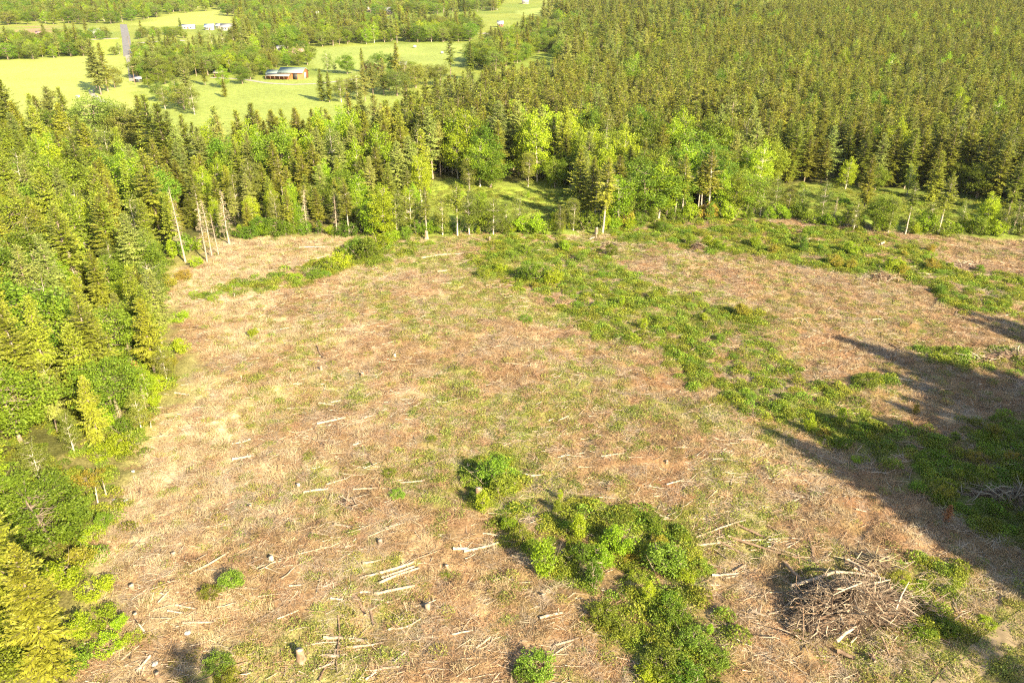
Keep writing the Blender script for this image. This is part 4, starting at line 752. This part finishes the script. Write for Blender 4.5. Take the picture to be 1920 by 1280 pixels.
def rock_mesh(seed):
    g = np.random.default_rng(seed); m = MB(); V = []; Fr = []; nu, nv = 10, 6
    for i in range(nv + 1):
        for j in range(nu):
            ph, th = math.pi * i / nv, 2 * math.pi * j / nu; d = np.array([math.sin(ph) * math.cos(th), math.sin(ph) * math.sin(th), math.cos(ph)])
            k = 1 + .25 * math.sin(3 * d[0] + seed) * math.cos(4 * d[1]) + .12 * g.normal() * math.sin(ph); V.append(d * k * [1, .8, .62])
    for i in range(nv):
        for j in range(nu): Fr.append([i * nu + j, (i + 1) * nu + j, (i + 1) * nu + (j + 1) % nu, i * nu + (j + 1) % nu])
    return m.add(V, Fr).mesh('boulder', [M['rock']])
for i, (px, py, rp_, lab) in enumerate(((236, 941, 7, 'pale boulder at the edge of the wood beside the broken stubs'), (214, 938, 4, 'small pale stone next to the boulder by the wood'), (250, 884, 4, 'pale stone where straw meets the wood'), (352, 1187, 6, 'tan round stone on the litter near a log'), (291, 1245, 6, 'pale stone beside the stout log near the wood'))):
    q = gp(px, py); s = rp_ / (FPX / proj(q)[2]); tag(obj('boulder', rock_mesh(20 + i), None, (q[0], q[1], q[2] + s * .25), rnd(0, 6), s), lab, 'boulder')
for i, (px, py, hp, lab) in enumerate(((200, 930, 30, 'thin upright broken stub near the pale boulder'), (184, 945, 32, 'leaning broken stub with two prongs by the wood'), (902, 930, 20, 'white upright stub in the bushy thicket'), (283, 800, 13, 'short white post in weeds by the wood edge'), (1543, 832, 7, 'small pale stake in the shaded brambles'), (1118, 447, 12, 'white stub on the far rim of the clearing'), (1678, 668, 10, 'upright grey stub by the shaded streaks'), (440, 558, 9, 'white stub in the green strip'), (270, 1182, 20, 'grey stub beside the bramble at the wood edge'), (878, 880, 12, 'thin pale stick upright in the thicket'))):
    q = gp(px, py); d = proj(q)[2]; h = hp / (FPX / d * .85); m = MB(); g = np.random.default_rng(i); tt = np.linspace(0, 1, 5)
    m.tube(np.column_stack([tt * h * g.normal(0, .12), tt * h * g.normal(0, .12), tt * h]), .11 * (1 - .5 * tt), 8, 0, True, 1)
    m.tube(np.array([[0, 0, h * .6], [.3, .1, h * .85]]), [.05, .02], 5, 0, True, 1)
    tag(obj('dead_stub', m.mesh('dead_stub', [M['bleach'], M['cut']]), None, q), lab, 'stub')

# ------------------------------------------------------------------ slash piles
def slash_pile(px, py, wx, wy, hz, n, lab, mats, seed):
    q = gp(px, py); e = obj('slash_pile', None, None, q); tag(e, lab, 'slash pile'); g = np.random.default_rng(seed)
    big = n > 1000; lob = lambda a: 1 + .32 * math.sin(2 * a + seed) + .2 * math.sin(3 * a + 2 * seed) + .14 * math.sin(7 * a)
    mound = MB(); nu, nv = 26, 12; V = []; Fc = []
    for i in range(nv + 1):
        for j in range(nu):
            t = i / nv; a = 2 * math.pi * j / nu; k = t * .8 * (lob(a) + .1 * g.normal() * (t > 0))
            x_, y_ = math.cos(a) * wx * .5 * k, math.sin(a) * wy * .5 * k
            V.append([x_, y_, hz * .72 * max(0, 1 - t ** 1.6) * (1 + .25 * g.normal() * (0 < t < .95)) - .12 + float(tz(q[0] + x_, q[1] + y_)) - q[2]])
    for i in range(nv):
        for j in range(nu): Fc.append([i * nu + j, (i + 1) * nu + j, (i + 1) * nu + (j + 1) % nu, i * nu + (j + 1) % nu])
    mound.add(V, Fc); obj('debris_mound', mound.mesh('debris_mound', [M['darkslash']]), e)
    tw = MB()
    for k in range(n):
        a = g.uniform(0, 6.28); r_ = math.sqrt(g.uniform(0, 1)); r_ = r_ * 1.5 if big and k % 5 == 0 else r_; x_, y_ = math.cos(a) * wx * .5 * r_ * lob(a), math.sin(a) * wy * .5 * r_ * lob(a)
        z_ = hz * max(0, 1 - min(r_, 1) ** 1.8) * g.uniform(.45, 1.1) * (.65 + .7 * vnoise(q[0] + x_, q[1] + y_, 2.6, 5)) + float(tz(q[0] + x_, q[1] + y_)) - q[2] + .05
        thk = g.uniform(.35, 1.0) if g.random() < .85 else g.uniform(1.5, 3.2); L_ = g.uniform(.4, 2.0) * (1 + .3 * thk); el = g.normal(.12, .38); az = g.uniform(0, 6.28) if g.random() < .5 else a + g.normal(0, .5)
        d = np.array([math.cos(az) * math.cos(el), math.sin(az) * math.cos(el), math.sin(el)]); p0 = np.array([x_, y_, z_]) - d * L_ * .35
        tw.tube(np.array([p0, p0 + d * L_ * .5 + g.normal(0, .06, 3) * L_, p0 + d * L_]), [.032 * thk, .026 * thk, .012 * thk], 4, int(g.integers(0, len(mats))), False, None, g.uniform(0, 1))
    b = obj('branch_tangle', tw.mesh('branch_tangle', [M[k] for k in mats]), e); b['kind'] = 'stuff'
    return q
q = slash_pile(1590, 1150, 12.0, 8.0, 3.6, 2800, 'big tangled slash pile of logs and branches in the sun', ['twig', 'bark', 'brownlog', 'darkslash', 'bark', 'tanlog'], 1)
slash_pile(1905, 668, 13, 5, 1.2, 350, 'grey slash pile in tree shade above the dark brambles', ['twig', 'brownlog', 'twig'], 2)
slash_pile(1900, 935, 11, 5, 1.2, 500, 'grey brush heap in deep shade beside the brambles', ['twig', 'brownlog', 'twig'], 3)
slash_pile(1655, 522, 7, 4, 1.5, 260, 'brown slash heap near the golden shrubs', ['twig', 'litter', 'brownlog'], 4)
slash_pile(1308, 466, 3.4, 2.6, 1.5, 160, 'small round brown brush heap near the far rim', ['twig', 'litter'], 5)
slash_pile(1810, 500, 8, 4, .9, 160, 'low brown slash heap by the rim trees', ['twig', 'litter', 'tanlog'], 6)
slash_pile(1145, 462, 9, 4, .8, 160, 'low pale slash heap at the head of the bramble band', ['twig', 'straw'], 7)
slash_pile(1640, 1060, 5, 2.6, 1.1, 200, 'small bramble covered brush heap behind the big pile', ['twig', 'straw'], 8)
slash_pile(650, 945, 3.6, 3, .7, 120, 'small heap of split pale slabs among logs', ['bleach', 'twig'], 9)
for px0, py0, z0, px1, py1, z1, tk, mk_, lab in ((1480, 1112, 1.0, 1560, 1098, 2.0, 8, T_, 'stout tan log lying along the top of the big slash pile'), (1560, 1100, 2.1, 1640, 1104, 1.7, 6, W_, 'slim pale log end to end with the stout pile log'), (1597, 1085, 1.5, 1658, 1104, 1.2, 6, T_, 'tan pole slanting behind the big slash pile'), (1587, 1062, 1.0, 1630, 1092, 1.4, 5, T_, 'uppermost of the three parallel poles by the pile'), (1593, 1059, 1.0, 1637, 1090, 1.3, 4, B_, 'middle of the three parallel poles by the pile'), (1582, 1066, .9, 1622, 1094, 1.5, 4, B_, 'lowest of the three parallel poles by the pile'), (1600, 1130, 2.2, 1662, 1112, 1.9, 5, W_, 'pale pole resting on the back of the pile'), (1660, 1152, 1.4, 1704, 1144, 1.2, 6, W_, 'short pale pole sticking out beside the lime shrub'), (1655, 1147, 1.6, 1690, 1140, 1.2, 4, W_, 'twin thin pole above the short pale pole'), (1565, 1215, .9, 1600, 1196, 1.6, 8, T_, 'short tan log leaning on the pile front'), (1580, 1172, 1.7, 1612, 1152, 2.4, 9, W_, 'bent white root log in the middle of the pile'), (1472, 1060, .4, 1500, 1098, .9, 8, B_, 'dark log propped against the pile end'), (1650, 1205, .8, 1666, 1235, .4, 5, B_, 'thin dark pole sloping down the pile foot'), (1570, 1225, .4, 1600, 1240, .5, 10, B_, 'broken dark log chunk at the pile foot'), (1630, 1232, .4, 1640, 1245, .4, 10, B_, 'upright dark log chunk below the pile')):
    a, b = gp(px0, py0), gp(px1, py1); d = proj(a)[2]; r = max(.05, tk * d / FPX / 2 * .9); up_ = np.array([0, -.0, 1.0])
    a[2] += z0; b[2] += z1; place_log(a, b, r, mk_, lab, None)
for i, (px, py, h) in enumerate(((1616, 1165, 3.2), (1634, 1160, 3.0), (1598, 1125, 2.4), (1526, 1150, 3.4), (1548, 1130, 2.8))):
    a = gp(px, py); b = a + [rnd(-.3, .3), rnd(-.3, .3), h]; a[2] += .8
    place_log(a, b + [0, 0, .8], .05, T_, 'thin pole standing upright in the big slash pile', 'upright poles in the slash pile', name='pole', cat='pole')

# ------------------------------------------------------------------ roads
def ribbon(name, pts, wid, mat, dz):
    P = np.array([gp(*p)[:2] for p in pts]); t = np.linspace(0, 1, len(P)); tt = np.linspace(0, 1, 14 * len(P)); Q = np.column_stack([np.interp(tt, t, P[:, 0]), np.interp(tt, t, P[:, 1])])
    for _ in range(6): Q[1:-1] = (Q[:-2] + Q[1:-1] * 2 + Q[2:]) / 4
    T = np.gradient(Q, axis=0); T /= np.linalg.norm(T, axis=1)[:, None]; Nn = np.column_stack([-T[:, 1], T[:, 0]]); wv = np.interp(tt, np.linspace(0, 1, len(np.atleast_1d(wid))), np.atleast_1d(wid))[:, None] / 2
    V = np.concatenate([np.column_stack([Q + Nn * wv * s, tz(*(Q + Nn * wv * s).T) + dz]) for s in (1, .33, -.33, -1)]); n = len(Q)
    m = MB().add(V, [[k * n + i, (k + 1) * n + i, (k + 1) * n + i + 1, k * n + i + 1] for k in range(3) for i in range(n - 1)]); return struct(obj(name, m.mesh(name, [mat])))
ribbon('road', [(231, 46), (236, 70), (241, 106)], 6.2, M['asphalt'], .06)
ribbon('gravel_road', [(241, 104), (246, 128), (250, 152)], 4.0, M['gravel'], .066)
ribbon('driveway', [(172, 168), (171, 175), (185, 186), (210, 199), (240, 215)], 2.6, M['gravel'], .06)
ribbon('farm_track', [(395, 146), (450, 148), (500, 156), (545, 159), (600, 157), (655, 150), (670, 148)], 3.0, M['gravel'], .06)
M['dirt'] = paint_mat('packed_dirt', (.24, .175, .095), .95, 1.2, .3)
ribbon('dirt_track', [(1745, 1330), (1800, 1262), (1860, 1212), (1990, 1120), (2100, 1060)], 2.4, M['dirt'], .09)
ribbon('gravel_yard', [(258, 81), (345, 76)], 10, M['gravel'], .06)
ribbon('gravel_lane', [(262, 89), (340, 85)], 8, M['gravel'], .06)
ribbon('field_track', [(905, 62), (925, 64), (948, 60)], 14, M['gravel'], .06)
ribbon('dirt_strip', [(150, 76), (222, 72)], 7, M['gravel'], .05)

# ------------------------------------------------------------------ farm buildings
WH, GR = paint_mat('white_wall', (.34, .33, .305)), paint_mat('grey_roof', (.34, .32, .31))
OR_, GN_ = paint_mat('orange_boards', (.40, .12, .04)), paint_mat('pale_green_roof', (.20, .25, .20))
RD, RR, BN, TN, BU = paint_mat('dark_red_wall', (.22, .07, .055)), paint_mat('faded_red_roof', (.48, .26, .24)), paint_mat('brown_wall', (.20, .12, .08)), paint_mat('tan_wall', (.34, .285, .21)), paint_mat('blue_grey_roof', (.42, .50, .58))
DK = paint_mat('dark_opening', (.04, .035, .03)); GLS = paint_mat('window_glass', (.05, .06, .07), .1, 1, .1, .6)
WHR = paint_mat('white_metal_roof', (.40, .39, .36))
def building(px, py, wp, ratio, hw, rise, wallm, roofm, lab, rz=0., cat='house', name='house', nwin=3, door=True, open_front=False):
    q = gp(px, py); W = wp / (FPX / proj(q)[2]); D = W * ratio; e = obj(name, None, None, (q[0], q[1] + D / 2, q[2] - .1), rz); tag(e, lab, cat)
    h = hw; m = MB()
    V = [[-W / 2, -D / 2, 0], [W / 2, -D / 2, 0], [W / 2, D / 2, 0], [-W / 2, D / 2, 0], [-W / 2, -D / 2, h], [W / 2, -D / 2, h], [W / 2, D / 2, h], [-W / 2, D / 2, h], [-W / 2, 0, h + rise], [W / 2, 0, h + rise]]
    Fw = [[1, 2, 6, 9, 5], [3, 0, 4, 8, 7], [2, 3, 7, 6]] + ([] if open_front else [[0, 1, 5, 4]]); m.add(V, Fw); obj('wall', m.mesh('wall', [wallm]), e)
    ov = .45
    for s in (-1, 1):
        r = MB(); y0 = s * (D / 2 + ov); z0 = h - rise * ov / (D / 2); A = [[-W / 2 - ov, y0, z0 + .04], [W / 2 + ov, y0, z0 + .04], [W / 2 + ov, 0, h + rise + .04], [-W / 2 - ov, 0, h + rise + .04]]; A += [[a, b, c + .16] for a, b, c in A]
        r.add(A, [[0, 1, 2, 3], [4, 7, 6, 5], [0, 4, 5, 1], [1, 5, 6, 2], [2, 6, 7, 3], [3, 7, 4, 0]]); obj('roof', r.mesh('roof', [roofm]), e)
    if open_front:
        for k in range(5): obj('post', MB().box((-W / 2 + .15 + k * (W - .3) / 4, -D / 2 + .1, h / 2), (.2, .2, h)).mesh('post', [wallm]), e)
    else:
        xs = np.linspace(-W / 2, W / 2, nwin + 3)[1:-1]
        for k, xx in enumerate(xs):
            if door and k == len(xs) // 2: obj('door', MB().box((xx, -D / 2 - .03, min(1.1, h * .42)), (min(1.2, W * .15), .1, min(2.2, h * .84))).mesh('door', [BN]), e)
            else:
                f = obj('window', MB().box((xx, -D / 2 - .03, h * .58), (1.3, .08, 1.2)).mesh('window', [WH]), e); obj('pane', MB().box((xx, -D / 2 - .08, h * .58), (1.05, .03, .95)).mesh('pane', [GLS]), f)
    return e
# barn with wing and open lean-to
q = gp(547, 150); k_ = proj(q)[2] / FPX; barn = obj('barn', None, None, (q[0], q[1] + 6, q[2]), R(-8)); tag(barn, 'orange wooden barn with pale green roof and open lean-to', 'barn')
def gable(e, x0, x1, y0, y1, h, rise, wallm, roofm, wn='wall'):
    yc = (y0 + y1) / 2; V = [[x0, y0, 0], [x1, y0, 0], [x1, y1, 0], [x0, y1, 0], [x0, y0, h], [x1, y0, h], [x1, y1, h], [x0, y1, h], [x0, yc, h + rise], [x1, yc, h + rise]]
    obj(wn, MB().add(V, [[0, 1, 5, 4], [1, 2, 6, 9, 5], [3, 0, 4, 8, 7], [2, 3, 7, 6]]).mesh(wn, [wallm]), e)
    for s, yy in ((-1, y0 - .6), (1, y1 + .6)):
        z0 = h - rise * .6 / ((y1 - y0) / 2) + .05; A = [[x0 - .6, yy, z0], [x1 + .6, yy, z0], [x1 + .6, yc, h + rise + .05], [x0 - .6, yc, h + rise + .05]]; A += [[a, b, c + .18] for a, b, c in A]
        obj('roof', MB().add(A, [[0, 1, 2, 3], [4, 7, 6, 5], [0, 4, 5, 1], [1, 5, 6, 2], [2, 6, 7, 3], [3, 7, 4, 0]]).mesh('roof', [roofm]), e)
X0, X1 = -23 * k_, 22 * k_
gable(barn, X0, X1, -4.5, 4.5, 3.6, 2.0, OR_, GN_)
gable(barn, X0 - 27 * k_, X0 - .02, -3.2, 3.2, 2.6, 1.5, OR_, GN_, 'wing_wall')
lx0, lx1 = X0 - 22 * k_, X0 + 24 * k_
obj('lean_to_roof', MB().add([[lx0, -8.4, 2.1], [lx1, -8.4, 2.1], [lx1, -4.7, 2.9], [lx0, -4.7, 2.9], [lx0, -8.4, 2.25], [lx1, -8.4, 2.25], [lx1, -4.7, 3.05], [lx0, -4.7, 3.05]], [[0, 1, 2, 3], [4, 7, 6, 5], [0, 4, 5, 1], [1, 5, 6, 2], [2, 6, 7, 3], [3, 7, 4, 0]]).mesh('lean_to_roof', [TN]), barn)
for i in range(6): obj('post', MB().box((lx0 + .2 + i * (lx1 - lx0 - .4) / 5, -8.2, 1.05), (.22, .22, 2.1)).mesh('post', [BN]), barn)
obj('door', MB().box((X1 - 4, -4.55, 1.5), (2.6, .1, 3.0)).mesh('door', [DK]), barn); obj('door', MB().box((X1 + .05, 0, 1.6), (.1, 3.0, 3.2)).mesh('door', [WH]), barn)
for i in range(2): obj('window', MB().box((X0 + 3 + i * 3.2, -4.55, 2.5), (1.1, .1, .8)).mesh('window', [DK]), barn)
building(409, 145, 14, .8, 2.4, .9, BN, TN, 'small open shed with tan roof under the grove', 0, 'shed', 'shed', open_front=True)
building(755, 133, 13, .9, 3.6, 1.3, BN, GR, 'tall narrow brown shed with grey roof by the field hedge', .2, 'shed', 'shed', 0)
building(545, 106, 46, .35, 2.6, 2.2, TN, RR, 'long low house with faded pink grey roof behind the barn', -.1)
building(526, 98, 14, .8, 2.6, 1.6, WH, GR, 'white annex with grey roof behind the long low house', .3)
building(88, 92, 40, .3, 3.2, 2.2, RD, RR, 'dark red barn with long faded red roof among hedge trees', .02, 'barn', 'barn')
building(74, 70, 12, .7, 3, 1.6, RD, RR, 'small red shed on the red brown field', 0, 'shed', 'shed', 1)
building(177, 69, 20, .55, 3.0, 2.8, WH, WHR, 'white building with white metal roof beside the paved road', .05)
building(350, 55, 28, .35, 2.4, 1.6, WH, WHR, 'long white shed near the paved road trees', 0, 'shed', 'shed')
building(392, 57, 16, .6, 3, 2.2, WH, BU, 'white house with blue grey roof beyond the paved road', 0)
building(426, 58, 24, .5, 3.2, 2.6, WH, GR, 'white house with grey roof beside the far lawn', .1)
building(410, 54, 10, .7, 2.6, 1.8, WH, WHR, 'small white outbuilding between two white houses', 0, 'shed', 'shed', 1)
building(591, 34, 12, .7, 4, 2.5, WH, WHR, 'white roofed small house deep in the far woods', 0)
building(614, 22, 18, .5, 3.6, 2.4, WH, GR, 'white house with grey roof at the far lawn edge', 0)
building(690, 22, 30, .4, 3.4, 2.4, TN, GR, 'beige long house in the far woods', 0)
building(723, 28, 34, .5, 3.6, 4.2, TN, GR, 'large house with broad grey brown hipped-looking roof', .15)
building(726, 48, 14, .8, 5, 2.8, WH, GR, 'white two storey house between the far firs', .4)
building(865, 51, 10, .7, 3.4, 2, WH, WHR, 'small white house behind the upper field', 0)
building(898, 49, 12, .7, 3, 1.8, RD, GR, 'red house with grey roof near the dirt track', 0)
building(938, 51, 11, .7, 3.4, 2, RD, WHR, 'red shed with white roof at the dirt track end', 0, 'shed', 'shed')
building(985, 8, 12, .7, 3.4, 2.2, TN, GR, 'tan house on the far pale field', 0)
building(259, 155, 12, .8, 2.2, .8, DK, GR, 'low dark shed at the end of the gravel road', .1, 'shed', 'shed', 0, False)
for px, py, hp, lab in ((254, 160, 34, 'wooden utility pole beside the gravel road end'), (247, 118, 24, 'wooden utility pole where asphalt turns to gravel'), (243, 88, 18, 'wooden utility pole along the paved road'), (48, 292, 34, 'wooden utility pole among the wood edge firs')):
    q = gp(px, py); h = hp / (FPX / proj(q)[2] * .97); e = obj('utility_pole', None, None, q); tag(e, lab, 'utility pole')
    obj('post', MB().tube([[0, 0, 0], [0, 0, h]], [.16, .11], 8).mesh('post', [M['brownlog']]), e); obj('crossarm', MB().box((0, -.16, h - .6), (2.2, .12, .14)).mesh('crossarm', [M['brownlog']]), e)
    for s in (-.95, 0, .95): obj('insulator', MB().tube([[s, -.16, h - .53], [s, -.16, h - .3]], [.05, .04], 6).mesh('insulator', [WH]), e)
for px, py, r, lab in ((778, 90, .95, 'white wrapped hay bale on the upper green field'), (829, 101, .8, 'smaller white hay bale beside the upper field fence'), (147, 185, .8, 'white wrapped hay bale alone on the big hay field')):
    q = gp(px, py); m = MB(); t = np.array([-1, -.97, -.85, .85, .97, 1]); m.tube(np.column_stack([t * r * 1.1, 0 * t, 0 * t]), r * np.array([.7, .9, 1, 1, .9, .7]), 14)
    tag(obj('hay_bale', m.mesh('hay_bale', [WH], True), None, (q[0], q[1], q[2] + r * .97), rnd(0, 1)), lab, 'hay bale')
q = gp(73, 268); tank = obj('water_tank', None, None, q); tag(tank, 'white domed water tank behind the wood edge firs', 'tank')
t = np.array([0, .2, 1.6, 1.9, 2.15, 2.25]); obj('tank_body', MB().tube(np.column_stack([0 * t, 0 * t, t]), np.array([1.15, 1.2, 1.2, 1.0, .5, .2]), 18).mesh('tank_body', [WH], True), tank)
obj('hatch', MB().tube([[0, 0, 2.2], [0, 0, 2.4]], .3, 10).mesh('hatch', [WHR]), tank)
q = gp(225, 280); car = obj('parked_car', None, None, q, R(8)); tag(car, 'blue parked car under the oaks behind the wood', 'car'); CB = paint_mat('blue_car_paint', (.12, .25, .42), .3, 2, .05, .5)
prof = [(-2.1, .35), (-2.1, .8), (-1.2, .95), (-.6, 1.42), (.9, 1.42), (1.5, .98), (2.15, .85), (2.15, .35)]
V = [[x_, s, z_] for s in (-.85, .85) for x_, z_ in prof]; n = len(prof)
obj('body', MB().add(V, [list(range(n)), list(range(2 * n - 1, n - 1, -1))] + [[i, i + n, (i + 1) % n + n, (i + 1) % n] for i in range(n)]).mesh('body', [CB]), car)
obj('window', MB().box((.15, -.86, 1.18), (1.6, .04, .34)).mesh('window', [GLS]), car)
for sx in (-1.3, 1.35):
    for sy in (-.8, .8): obj('wheel', MB().tube([[sx, sy - .1, .34], [sx, sy + .1, .34]], .34, 14).mesh('wheel', [DK]), car)

# ------------------------------------------------------------------ air
m, t, out = new_mat('haze_air'); pv = N(t, 'ShaderNodeVolumePrincipled'); pv.inputs['Density'].default_value = .00003; pv.inputs['Color'].default_value = (1, .98, .94, 1); pv.inputs['Anisotropy'].default_value = .2
t.links.new(pv.outputs[0], out.inputs['Volume'])
hz = obj('haze', MB().box((0, 4200, 130), (16500, 11800, 270)).mesh('haze', [m])); hz['kind'] = 'stuff'; hz['label'] = 'thin pale haze over the far valley'
